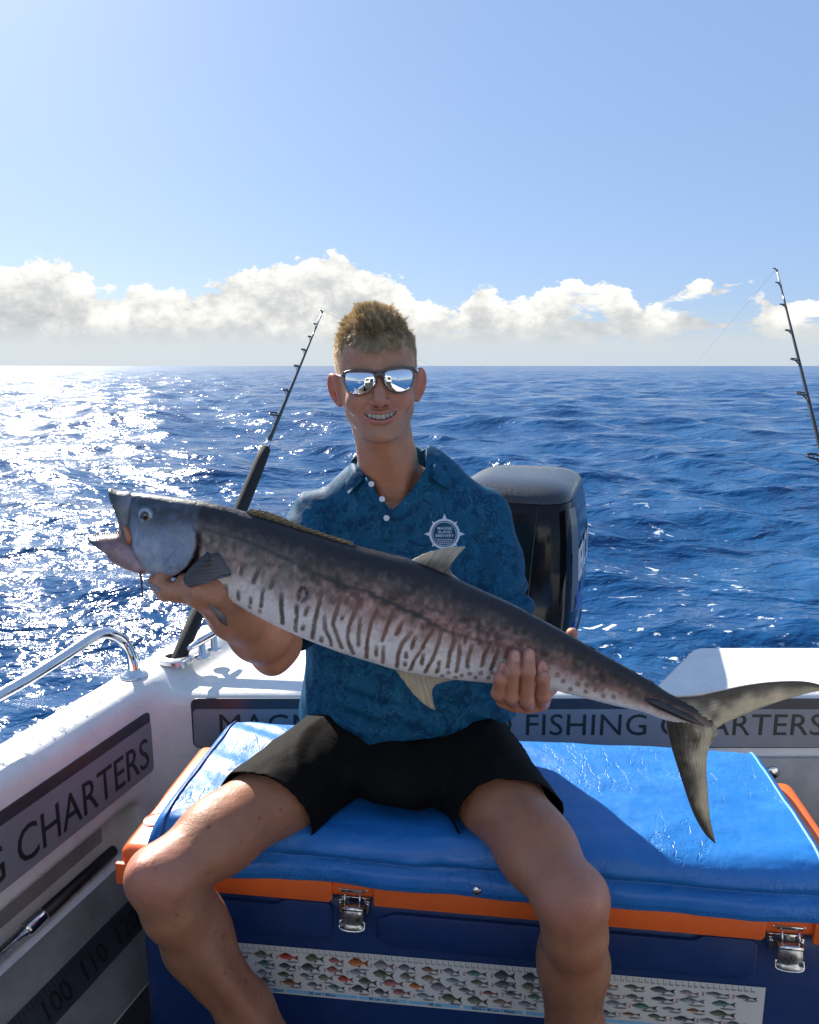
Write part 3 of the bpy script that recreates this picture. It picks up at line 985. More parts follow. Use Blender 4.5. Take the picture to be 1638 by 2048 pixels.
rod('dark fishing rod with thick foam grip standing in the holder left of the person', b0, P(646, 621, 2.78), P(960, 760, 9.0), (0.42, 0.72), gl, 'rods trolling off the stern')
b1 = np.array([1.17, 1.80, GUN_Z])
t1 = P(1553, 537, 2.75)
rod('dark slim fishing rod leaning at the right edge against the sky', b1, t1, P(1290, 830, 11.0), (0.30, 0.50), g6, 'rods trolling off the stern')

# ================================================================ cool box and its seat cushion
CPHI = math.radians(7)
CX = np.array([math.cos(CPHI), -math.sin(CPHI), 0]); CY = np.array([math.sin(CPHI), math.cos(CPHI), 0]); CZ = np.array([0, 0, 1.0])
CO = np.array([-0.515, 1.183, 0.0])
def CL(s, d, z):                    # along the front, back from the front, up
    return CO + CX * s + CY * d + CZ * z
def CLA(a):
    a = np.asarray(a, float).reshape(-1, 3)
    return CO + a[:, :1] * CX + a[:, 1:2] * CY + a[:, 2:3] * CZ
CLEN, CDEP = 1.26, 0.374

def cooler():
    navy = mat('cooler_navy', (0.010, 0.035, 0.135), 0.42, vary=(25, 0.10), bump=[(350, 0.0004)], rvary=(20, 0.32, 0.5))
    orange = mat('cooler_orange', (0.80, 0.135, 0.025), 0.40, vary=(20, 0.06), bump=[(380, 0.0003)])
    c = thing('cool_box', 'long navy blue cool box with orange lid edge and steel latches', 'cool box', CL(CLEN / 2, CDEP / 2, 0))
    def lbox(s0, s1, d0, d1, z0, z1, bev, seg=3):
        v, f = bevel_vf(*box(((s0 + s1) / 2, (d0 + d1) / 2, (z0 + z1) / 2), (s1 - s0, d1 - d0, z1 - z0)), bev, seg)
        return CLA(v), f
    body = obj('tub', *lbox(0.018, CLEN - 0.018, 0.016, CDEP - 0.01, 0.01, 0.400, 0.03, 4), navy, c, autosmooth=50)
    # raised mouldings of the tub's front
    def plate(poly, d, h, bev=0.004):
        v, f = prism([(a, b) for a, b in poly], h, (0, d, 0), (1, 0, 0), (0, 0, 1), (0, -1, 0))
        v, f = bevel_vf(v, f, bev, 2, 50)
        return CLA(v), f
    lat = (0.422, 1.128)
    for a, b in ((0.045, lat[0] - 0.040), (lat[0] + 0.040, lat[1] - 0.040)):
        poly = [(a, 0.362), (a + 0.03, 0.375), (b - 0.10, 0.375), (b - 0.085, 0.386), (b - 0.01, 0.386), (b, 0.378), (b, 0.322), (b - 0.02, 0.308), (a + 0.02, 0.308), (a, 0.322)]
        obj('front_moulding', *plate(poly[::-1], 0.0165, 0.008), navy, body, autosmooth=40)
    lid = obj('lid', *lbox(0.0, CLEN, 0.0, CDEP, 0.4015, 0.468, 0.020, 4), orange, c, autosmooth=50)
    rim = [(-0.006, 0.403), (lat[0] - 0.042, 0.403), (lat[0] - 0.040, 0.406), (lat[0] - 0.040, 0.438), (-0.006, 0.438)]
    for a, b in ((-0.004, lat[0] - 0.036), (lat[0] + 0.036, lat[1] - 0.036), (lat[1] + 0.036, CLEN + 0.004)):
        poly = [(a, 0.399), (b - 0.006, 0.399), (b, 0.405), (b, 0.440), (a, 0.440)]
        obj('lid_rim', *plate(poly[::-1] if False else poly, 0.004, 0.010, 0.003), orange, lid, autosmooth=40)
    # round plug let into the lid's left end
    v, f = lathe([(0.020, 0), (0.0205, 0.0015), (0.018, 0.0022), (0.0178, 0.0012), (0.0, 0.0012)], CL(0.030, 0.085, 0.4682), (0, 0, 1), 24)
    obj('lid_plug', v, f, orange, lid, autosmooth=40)
    # steel draw latches
    def lz(a):
        a = np.array(a, float).reshape(-1, 3)
        z = a[:, 2]
        a[:, 2] = np.where(z < 0.410, 0.410 - (0.410 - z) * 0.62, z)
        return CLA(a)
    for s in lat:
        parts = []
        def lb(s0, s1, z0, z1, d, h, bev=0.0015):
            v, f = bevel_vf(*box(((s0 + s1) / 2, d - h / 2, (z0 + z1) / 2), (s1 - s0, h, z1 - z0)), bev, 2)
            return lz(v), f
        kp = obj('latch', *join([lb(s - 0.026, s + 0.026, 0.417, 0.430, 0.004, 0.003), lb(s - 0.020, s + 0.020, 0.420, 0.4265, 0.001, 0.005)]), STEEL, c, autosmooth=40)
        obj('base_plate', *join([lb(s - 0.027, s + 0.027, 0.352, 0.393, 0.0165, 0.004), lb(s - 0.027, s - 0.021, 0.352, 0.393, 0.0125, 0.008), lb(s + 0.021, s + 0.027, 0.352, 0.393, 0.0125, 0.008)]), STEEL, kp, autosmooth=40)
        # lever with a curled lip
        prof = [(0.394, -0.004), (0.388, -0.010), (0.375, -0.013), (0.36, -0.013), (0.347, -0.012), (0.338, -0.013), (0.333, -0.018)]
        V = []; F = []
        for z, d in prof:
            w = 0.018 if z > 0.37 else (0.0195 if z > 0.335 else 0.0205)
            V += [(s - w, d, z), (s - w * 0.35, d - 0.0025, z - (0.002 if z < 0.335 else 0)), (s + w * 0.35, d - 0.0025, z - (0.002 if z < 0.335 else 0)), (s + w, d, z)]
        for i in range(len(prof) - 1):
            for j in range(3): F.append((i * 4 + j, i * 4 + j + 1, i * 4 + 5 + j, i * 4 + 4 + j))
        lv = obj('lever', lz(V), F, BLACKP if False else CHROME, kp)
        sm = lv.modifiers.new('thick', 'SOLIDIFY'); sm.thickness = 0.002
        pts = [(s - 0.0205, -0.013, 0.352), (s - 0.0215, -0.016, 0.335), (s - 0.015, -0.020, 0.3305), (s, -0.021, 0.329), (s + 0.015, -0.020, 0.3305), (s + 0.0215, -0.016, 0.335), (s + 0.0205, -0.013, 0.352)]
        obj('lever_lip', *tube(lz(smooth_path(pts, 24)), 0.0016, 6), STEEL, kp)
        obj('hook_wire', *join([tube(lz([(s - 0.013, -0.012, 0.385), (s - 0.013, -0.010, 0.410), (s - 0.013, -0.007, 0.420)]), 0.0016, 6), tube(lz([(s + 0.013, -0.012, 0.385), (s + 0.013, -0.010, 0.410), (s + 0.013, -0.007, 0.420)]), 0.0016, 6), tube(lz([(s - 0.018, -0.0135, 0.389), (s + 0.018, -0.0135, 0.389)]), 0.004, 10)]), STEEL, kp)
        for q in (-0.0235, 0.0235):
            v, f = lathe([(0.0028, 0), (0.0028, 0.001), (0.0016, 0.002)], CL(s + q, 0.0045, 0.393), -CY, 10)
            obj('screw', v, f, STEEL, kp)
            v, f = lathe([(0.0022, 0), (0.0022, 0.001), (0.0012, 0.002)], CL(s + q, 0.0010, 0.4235), -CY, 10)
            obj('screw', v, f, STEEL, kp)
    # fish-size ruler stuck on the front
    paper = mat('sticker_white', (0.62, 0.62, 0.60), 0.35, vary=(8, 0.05))
    ink = mat('sticker_ink', (0.05, 0.05, 0.055), 0.5)
    redink = mat('sticker_red', (0.45, 0.10, 0.09), 0.5)
    bluebar = mat('sticker_blue', (0.22, 0.50, 0.75), 0.4)
    fishm = mat('sticker_fish', attr=True, rough=0.45)
    S0, Z0, SL, SH = 0.115, 0.192, 0.993, 0.098
    def tilt(s): return (s - 0.6) * 0.011
    D = 0.0140
    st = obj('ruler_sticker', CLA([(S0, D, Z0 + tilt(S0)), (S0 + SL, D, Z0 + tilt(S0 + SL)), (S0 + SL, D, Z0 + SH + tilt(S0 + SL)), (S0, D, Z0 + SH + tilt(S0))]), [(0, 1, 2, 3)], paper, c, smooth=False)
    def flat(v2, f, d=D - 0.0006):
        v2 = np.asarray(v2, float)
        return CLA(np.stack([S0 + v2[:, 0], np.full(len(v2), d), Z0 + v2[:, 1] + tilt(S0 + v2[:, 0])], 1)), f
    def rect(x0, x1, y0, y1): return [(x0, y0), (x1, y0), (x1, y1), (x0, y1)], [(0, 1, 2, 3)]
    tk = []; nums = []
    for k in range(1, 97):
        x = 0.01 + k * 0.01
        tk.append(flat(*rect(x, x + 0.0007, SH - 0.011, SH - 0.001)))
        v, f = text_vf(str(k), 0.0052)
        nums.append(flat(v[:, :2] + (x + 0.0012, SH - 0.0112), f))
    obj('ruler_ticks', *join(tk), ink, st, smooth=False)['kind'] = 'stuff'
    obj('ruler_numbers', *join(nums), ink, st, smooth=False)['kind'] = 'stuff'
    # title block
    tt = []
    v, f = text_vf('Inside the', 0.0085); tt.append(flat(v[:, :2] + (0.098, 0.0765), f))
    v, f = text_vf('Great Barrier Reef', 0.0105, bold=0.0002); tt.append(flat(v[:, :2] + (0.030, 0.0670), f))
    obj('title_lettering', *join(tt), ink, st, smooth=False)['kind'] = 'stuff'
    rr = random.Random(3)
    cap = []; redc = []
    for k in range(15):
        y = 0.062 - k * 0.0038
        cap.append(flat(*rect(0.035, 0.035 + rr.uniform(0.06, 0.085), y, y + 0.0011)))
    # blue size bars
    bars = [(0.122, 0.176, '23cm \u2022 25cm'), (0.181, 0.308, '25 cm \u2022 30cm'), (0.312, 0.397, '30 cm \u2022 35 cm'), (0.401, 0.492, '38 cm'), (0.497, 0.600, '38cm \u2022 40 cm \u2022 45cm'), (0.605, 0.72, '50 cm \u2022 60 cm'), (0.725, 0.985, '75 cm \u2022 80 cm')]
    for a, b, s in bars:
        o = obj('size_bar', *flat(*rect(a, b, 0.0035, 0.0105), D - 0.0004), bluebar, st, smooth=False)
        v, f = text_vf(s, 0.0088, bold=0.0001)
        w = v[:, 0].max()
        obj('size_lettering', *flat(v[:, :2] + ((a + b) / 2 - w / 2, 0.0040), f, D - 0.0009), ink, o, smooth=False)
    # printed fish: body with tail, dorsal and belly fins, darker back
    pal = [(0.16, 0.16, 0.12), (0.30, 0.13, 0.12), (0.13, 0.15, 0.17), (0.10, 0.12, 0.08), (0.40, 0.06, 0.04), (0.45, 0.14, 0.04), (0.20, 0.20, 0.07), (0.25, 0.18, 0.14), (0.07, 0.08, 0.09), (0.22, 0.11, 0.06), (0.20, 0.24, 0.27), (0.09, 0.17, 0.14), (0.26, 0.22, 0.25)]
    FV = []; FF = []; FC = []; nv = 0
    order = [0, 1, 2, 11, 1, 0, 3, 4, 5, 9, 8, 10, 7, 2, 3, 12, 2, 8, 3, 10]
    kk = 0
    for row in range(4):
        x = 0.122 + rr.uniform(0, 0.006)
        while x < 0.955:
            L = rr.uniform(0.027, 0.038); Hh = L * rr.uniform(0.13, 0.23)
            if x > 0.62: Hh *= 0.72; L *= 1.12
            cy = 0.0775 - row * 0.0178 + rr.uniform(-0.0012, 0.0012)
            if x + L > 0.985: break
            ci = pal[order[(kk * 7 + row * 3) % 20]] if x < 0.62 else pal[[2, 8, 10, 11, 2, 9, 3, 8, 12][(kk + row) % 9]]
            kk += 1
            us = np.linspace(0, 1, 9)
            hp = np.array([0.10, 0.62, 0.92, 1.0, 0.94, 0.78, 0.55, 0.32, 0.24]) * Hh
            lean = rr.uniform(-0.06, 0.02)
            def pt(u, h): return (x + u * L * 0.8, cy + h + lean * u * L)
            for i, u in enumerate(us):
                FV += [pt(u, hp[i]), pt(u, hp[i] * 0.1), pt(u, -hp[i] * 0.9)]
                j = 0.75 + 0.5 * rr.random()
                FC += [np.array(ci) * 0.45 * j, np.array(ci) * j, np.array(ci) * 1.4 + 0.10]
            for i in range(8):
                for a in range(2):
                    FF.append((nv + 3 * i + a, nv + 3 * i + a + 1, nv + 3 * i + 4 + a, nv + 3 * i + 3 + a))
            nv += 27
            tl = [pt(0.97, 0.25 * Hh), pt(1.25, 0.95 * Hh), pt(1.16, 0), pt(1.25, -0.95 * Hh), pt(0.97, -0.25 * Hh)]
            dl = [pt(0.25, hp[2] * 0.9), pt(0.35, 1.32 * Hh), pt(0.6, 1.2 * Hh), pt(0.82, 0.5 * Hh)]
            bl = [pt(0.55, -0.8 * Hh), pt(0.66, -1.2 * Hh), pt(0.8, -0.4 * Hh)]
            for pl in (tl, dl, bl):
                FV += pl; FC += [np.array(ci) * 0.6] * len(pl)
                FF.append(tuple(range(nv, nv + len(pl)))); nv += len(pl)
            # captions under and beside
            cap.append(flat(*rect(x + L * 0.35, x + L * 1.0, cy - Hh * 1.2 - 0.0022, cy - Hh * 1.2 - 0.0011)))
            cap.append(flat(*rect(x + L * 0.45, x + L * 0.9, cy - Hh * 1.2 - 0.0040, cy - Hh * 1.2 - 0.0031)))
            if rr.random() < 0.55:
                for q in range(4): redc.append(flat(*rect(x - 0.005, x - 0.0005 - rr.uniform(0, 0.002), cy - 0.006 + q * 0.0022, cy - 0.0048 + q * 0.0022)))
            x += L * 1.0 + rr.uniform(0.006, 0.012)
    v, f = flat(FV, FF)
    obj('printed_fish', v, f, fishm, st, smooth=False, col=np.array(FC))['kind'] = 'stuff'
    obj('caption_lines', *join(cap), ink, st, smooth=False)['kind'] = 'stuff'
    obj('warning_lines', *join(redc), redink, st, smooth=False)['kind'] = 'stuff'
cooler()

def cushion():
    vm = bpy.data.materials.new('blue_vinyl'); vm.use_nodes = True
    t = NT(vm.node_tree); b = t.n['Principled BSDF']
    tc = t.add('ShaderNodeTexCoord').outputs['Object']
    nz = t.noise(tc, 5, 5, 0.6)
    t.l.new(t.mix(nz, (0.008, 0.125, 0.40, 1), (0.014, 0.175, 0.52, 1)), b.inputs['Base Color'])
    t.l.new(t.lin(t.noise(tc, 40, 4, 0.6), 0.3, 0.7, 0.36, 0.52), b.inputs['Roughness'])
    # creased vinyl: long fine wrinkles across the cushion plus fine grain
    wp = t.noise(tc, 9, 4, 0.6, out='Color')
    wv = t.vmath('ADD', t.vmath('MULTIPLY', tc, (1.0, 0.38, 1.0)), t.vmath('SCALE', wp)); 
    wv.node.inputs[1].links[0].from_node.inputs['Scale'].default_value = 0.10
    vo = t.add('ShaderNodeTexVoronoi', feature='DISTANCE_TO_EDGE'); vo.inputs['Scale'].default_value = 26
    t.l.new(wv, vo.inputs['Vector'])
    cr = t.smooth(vo.outputs['Distance'], 0.0, 0.045)
    gate = t.smooth(t.noise(tc, 7, 4, 0.6), 0.42, 0.62)
    vo2 = t.add('ShaderNodeTexVoronoi', feature='DISTANCE_TO_EDGE'); vo2.inputs['Scale'].default_value = 75
    t.l.new(wv, vo2.inputs['Vector'])
    cr2 = t.smooth(vo2.outputs['Distance'], 0.0, 0.10)
    h = t.math('ADD', t.math('MULTIPLY', t.math('MULTIPLY', cr, gate), 0.00075), t.math('MULTIPLY', t.math('MULTIPLY', cr2, gate), 0.00022))
    h = t.math('ADD', h, t.math('MULTIPLY', t.noise(tc, 500, 2, 0.5), 0.00012))
    h = t.math('ADD', h, t.math('MULTIPLY', t.noise(tc, 16, 3, 0.5), 0.006))
    bp = t.add('ShaderNodeBump'); bp.inputs['Distance'].default_value = 1.0; bp.inputs['Strength'].default_value = 0.9
    t.l.new(h, bp.inputs['Height']); t.l.new(bp.outputs[0], b.inputs['Normal'])
    b.inputs['Coat Weight'].default_value = 0.04
    piping = mat('light_piping', (0.10, 0.36, 0.66), 0.4)
    c = thing('seat_cushion', 'bright blue vinyl seat cushion strapped over the cool box', 'cushion', CL(0.63, 0.2, 0.47))
    s0, s1 = 0.055, 1.205
    # profile from the back hem over the top and down the front skirt: depth, height
    prof = smooth_path([(0.412, 0.425), (0.412, 0.450), (0.411, 0.475), (0.409, 0.50), (0.402, 0.520), (0.385, 0.529), (0.33, 0.532), (0.25, 0.533), (0.16, 0.533), (0.08, 0.532), (0.035, 0.529), (0.012, 0.521), (0.0, 0.508), (-0.005, 0.494),
                        (0.002, 0.483), (0.0055, 0.4785), (0.001, 0.474), (-0.008, 0.466), (-0.012, 0.455), (-0.0125, 0.446), (-0.0105, 0.4395), (-0.007, 0.4385)], 120)
    S = np.linspace(0, 1, 260)
    SS = np.tile(S[:, None], (1, 120)); DD = np.tile(prof[:, 0] * np.where(prof[:, 0] > 0.05, 0.93, 1.0), (260, 1)); ZZ = np.tile(prof[:, 1], (260, 1))
    # rounded ends: the top falls off to the lid at both short sides
    e = np.minimum(SS, 1 - SS) * (s1 - s0)
    fall = np.clip(1 - e / 0.035, 0, 1)
    top = np.clip((ZZ - 0.475) / 0.05, 0, 1)
    ZZ = np.where(ZZ > 0.474, 0.474 + (ZZ - 0.474) * np.sqrt(np.clip(1 - fall ** 2, 0, 1)), ZZ)
    X = s0 + SS * (s1 - s0)
    pp = np.stack([X.ravel(), DD.ravel(), ZZ.ravel()], 1)
    n1 = fbm(pp, 7, 3, 21).reshape(X.shape); n2 = fbm(pp * (1, 3.5, 1), 9, 3, 33).reshape(X.shape)
    amt = np.clip((ZZ - 0.478) / 0.03, 0, 1) * (1 - fall)
    ZZ = ZZ + amt * (0.006 * n1 + 0.003 * n2)
    # pressed down where the person sits
    w = np.exp(-((X - 0.51) / 0.21) ** 2) * np.exp(-((DD - 0.20) / 0.17) ** 2)
    ZZ = ZZ - amt * 0.022 * w
    # folds dragging from the seat towards the left end
    for (xs, ds, xe, de, a, wd) in ((0.10, 0.33, 0.34, 0.20, 0.010, 0.016), (0.08, 0.22, 0.30, 0.11, 0.011, 0.018), (0.09, 0.38, 0.30, 0.30, 0.006, 0.012), (0.80, 0.36, 1.10, 0.24, 0.004, 0.02), (0.72, 0.30, 1.16, 0.15, 0.003, 0.025)):
        ax = np.array([xe - xs, de - ds]); L2 = ax @ ax
        tt = np.clip(((X - xs) * ax[0] + (DD - ds) * ax[1]) / L2, 0, 1)
        dd = np.hypot(X - xs - tt * ax[0], DD - ds - tt * ax[1])
        ZZ = ZZ + amt * a * np.exp(-(dd / wd) ** 2) * np.sin(np.pi * np.clip(tt * 0.9 + 0.05, 0, 1))
    # the crease along the front: a deep fold that wanders, rising between the legs
    lump = 0.010 * np.exp(-((X - 0.50) / 0.13) ** 2) * np.clip((ZZ - 0.47) / 0.05, 0, 1)
    DD = DD - lump * np.clip((0.10 - DD) / 0.1, 0, 1)
    front = np.clip((0.02 - DD) / 0.02, 0, 1)
    DD = DD + front * 0.004 * n1 + front * 0.003 * np.sin(X * 23 + 3 * n2)
    ZZ = ZZ + front * 0.004 * fbm(pp * (1, 0, 0), 5, 2, 8).reshape(X.shape)
    V = CLA(np.stack([X.ravel(), DD.ravel(), ZZ.ravel()], 1))
    i = np.arange(259)[:, None] * 120; j = np.arange(119)[None]
    Q = np.stack([i + j, i + j + 1, i + 120 + j + 1, i + 120 + j], -1).reshape(-1, 4)
    o = obj('cover', V, Q, vm, c)
    G = V.reshape(260, 120, 3)
    k = 9
    pip = G[252, 6:75] + (0, 0, 0.002)
    obj('piping', *tube(pip, 0.0026, 6), piping, c)
    pip = G[7, 6:75] + (0, 0, 0.001)
    obj('piping', *tube(pip, 0.0026, 6), mat('dark_piping', (0.006, 0.04, 0.2), 0.4), c)
    # stitch line on the skirt
    sts = []
    for q in range(0, 250, 2):
        a = G[q, 106]; bq = G[q + 1, 106]
        sts.append(tube([a - CY * 0.0002, bq - CY * 0.0002], 0.0005, 4))
    obj('stitching', *join(sts), mat('thread', (0.01, 0.03, 0.12), 0.8), c)['kind'] = 'stuff'
    # snap stud
    q = CL(0.632, -0.0125, 0.4525)
    v, f = lathe([(0.0075, 0), (0.0078, 0.002), (0.006, 0.004), (0.003, 0.0052)], q, -CY + CZ * 0.1, 18)
    obj('snap_stud', v, f, STEEL, c)
cushion()

# ================================================================ the mackerel
FY = 1.06                             # distance of the fish's middle plane
Z2 = lambda x, y: (150 + x * 0.3053, 950 + y * 0.3053)
Z3 = lambda x, y: (550 + x * 0.3968, 860 + y * 0.3968)
Z4 = lambda x, y: (950 + x * 0.42, 1200 + y * 0.42)
Z5 = lambda x, y: (280 + x * 0.2076, 1000 + y * 0.2076)
FISH_PAIRS = [((246, 984), (256, 1050)), ((262, 986), (268, 1092)), ((287, 987), (287, 1138)), ((333, 993), (322, 1152)), ((394, 1001), (362, 1156)), ((425, 1007), (397, 1165)), ((455, 1014), (434, 1184)), ((516, 1032), (480, 1211)),
    ((577, 1051), (545, 1246)), ((650, 1074), (620, 1279)), ((705, 1090), (689, 1305)), ((772, 1107), (750, 1324)), ((824, 1120), (796, 1338)), ((887, 1144), (860, 1350)), ((947, 1173), (920, 1358)),
    ((1026, 1209), (985, 1365)), ((1086, 1241), (1050, 1372)), ((1145, 1273), (1102, 1378)), ((1200, 1305), (1165, 1394)), ((1252, 1334), (1225, 1409)), ((1303, 1363), (1285, 1423)), ((1341, 1388), (1325, 1438)), ((1385, 1408), (1374, 1450)), ((1424, 1436), (1420, 1462))]

def seg_dist(px, py, pts):
    d = np.full(px.shape, 1e9); tt = np.zeros(px.shape)
    pts = np.asarray(pts, float)
    n = max(len(pts) - 1, 1)
    if len(pts) == 1: return np.hypot(px - pts[0][0], py - pts[0][1]), tt
    for i in range(len(pts) - 1):
        a, b = pts[i], pts[i + 1]; ab = b - a
        t = np.clip(((px - a[0]) * ab[0] + (py - a[1]) * ab[1]) / (ab @ ab + 1e-9), 0, 1)
        e = np.hypot(px - a[0] - t * ab[0], py - a[1] - t * ab[1])
        m = e < d
        d = np.where(m, e, d); tt = np.where(m, (i + t) / n, tt)
    return d, tt

def in_poly(px, py, poly):
    poly = np.asarray(poly, float); ins = np.zeros(px.shape, bool)
    j = len(poly) - 1
    for i in range(len(poly)):
        xi, yi = poly[i]; xj, yj = poly[j]
        c = ((yi > py) != (yj > py)) & (px < (xj - xi) * (py - yi) / (yj - yi + 1e-12) + xi)
        ins ^= c; j = i
    return ins
def sdf_poly(px, py, poly):
    poly = list(poly)
    d, _ = seg_dist(px, py, poly + [poly[0]])
    return np.where(in_poly(px, py, poly), -d, d)
def sst(x, a, b):
    t = np.clip((x - a) / (b - a), 0, 1); return t * t * (3 - 2 * t)
def mixc(a, b, t): return a + (b - a) * t[:, None]

STRIPES = [[Z3(*q) for q in s] for s in [
    [(50, 790), (50, 850), (55, 900), (52, 945)], [(125, 850), (130, 900), (118, 950), (115, 985)], [(185, 850), (170, 890)], [(158, 950), (155, 970)],
    [(255, 770), (235, 850), (215, 930), (200, 1020)], [(265, 900), (265, 960), (290, 1020), (292, 1055)], [(345, 800), (320, 880), (305, 930), (325, 1000), (345, 1065)],
    [(425, 840), (400, 900), (380, 960), (375, 1010), (400, 1095)], [(440, 910), (428, 980), (428, 1040)], [(520, 860), (490, 930), (475, 1000), (465, 1115)], [(598, 870), (570, 940), (545, 1015)],
    [(515, 1050), (515, 1095)], [(550, 1050), (545, 1140)], [(640, 930), (615, 985)], [(690, 970), (640, 1030), (622, 1090), (615, 1165)], [(740, 930), (742, 960)], [(705, 1000), (690, 1050)],
    [(800, 950), (760, 1010), (740, 1050)], [(662, 1075), (662, 1100)], [(745, 1045), (705, 1110), (680, 1180)], [(835, 970), (815, 1040), (795, 1100), (755, 1190)], [(745, 1085), (738, 1140)],
    [(655, 1130), (657, 1150)], [(890, 960), (895, 1020), (875, 1080), (865, 1155)], [(955, 1000), (950, 1025)], [(925, 1040), (920, 1100), (908, 1180)], [(985, 1040), (965, 1100), (960, 1150)],
    [(1020, 1010), (1022, 1035)], [(1080, 1030), (1045, 1090), (1032, 1150)], [(1120, 1050), (1095, 1120), (1080, 1170)], [(825, 1125), (820, 1142)], [(820, 1160), (812, 1190)], [(1160, 1070), (1150, 1110)],
    [(245, 1010), (243, 1035)], [(355, 895), (352, 905)]]]
STRIPES += [[Z2(*q) for q in s] for s in [[(1240, 570), (1200, 660)], [(1100, 720), (1095, 780)], [(1180, 760), (1175, 800)], [(1265, 700), (1245, 820)], [(1385, 740), (1380, 860)], [(1385, 890), (1380, 930)], [(1330, 640), (1310, 690)], [(1020, 690), (1018, 740)], [(1130, 560), (1120, 610)], [(1480, 800), (1475, 850)]]]
SPOTS = [Z3(*q) for q in [(870, 1190), (840, 1212), (905, 1222), (935, 1208), (975, 1195), (1005, 1220), (1030, 1193), (1085, 1190), (1070, 1220), (965, 1155)]] + [Z4(*q) for q in [(415, 300), (450, 318), (408, 362), (475, 375), (518, 382), (445, 405), (515, 416), (560, 406), (600, 437), (648, 440), (540, 345), (495, 345), (380, 330)]] + [Z2(1235, 855), Z2(1168, 830)]
LATERAL = [(405, 1046), (440, 1054), (501, 1072), (577, 1104), (650, 1138), (700, 1158), (735, 1167), (796, 1196), (848, 1219), (885, 1243), (940, 1262), (1000, 1276), (1080, 1308), (1160, 1338), (1250, 1368), (1340, 1408)]
OPERC = [(300, 1010), (330, 1022), (365, 1028), (392, 1038), (403, 1060), (404, 1082), (396, 1105), (384, 1124), (368, 1138), (348, 1149), (325, 1151), (300, 1143), (285, 1120), (280, 1080), (286, 1045)]

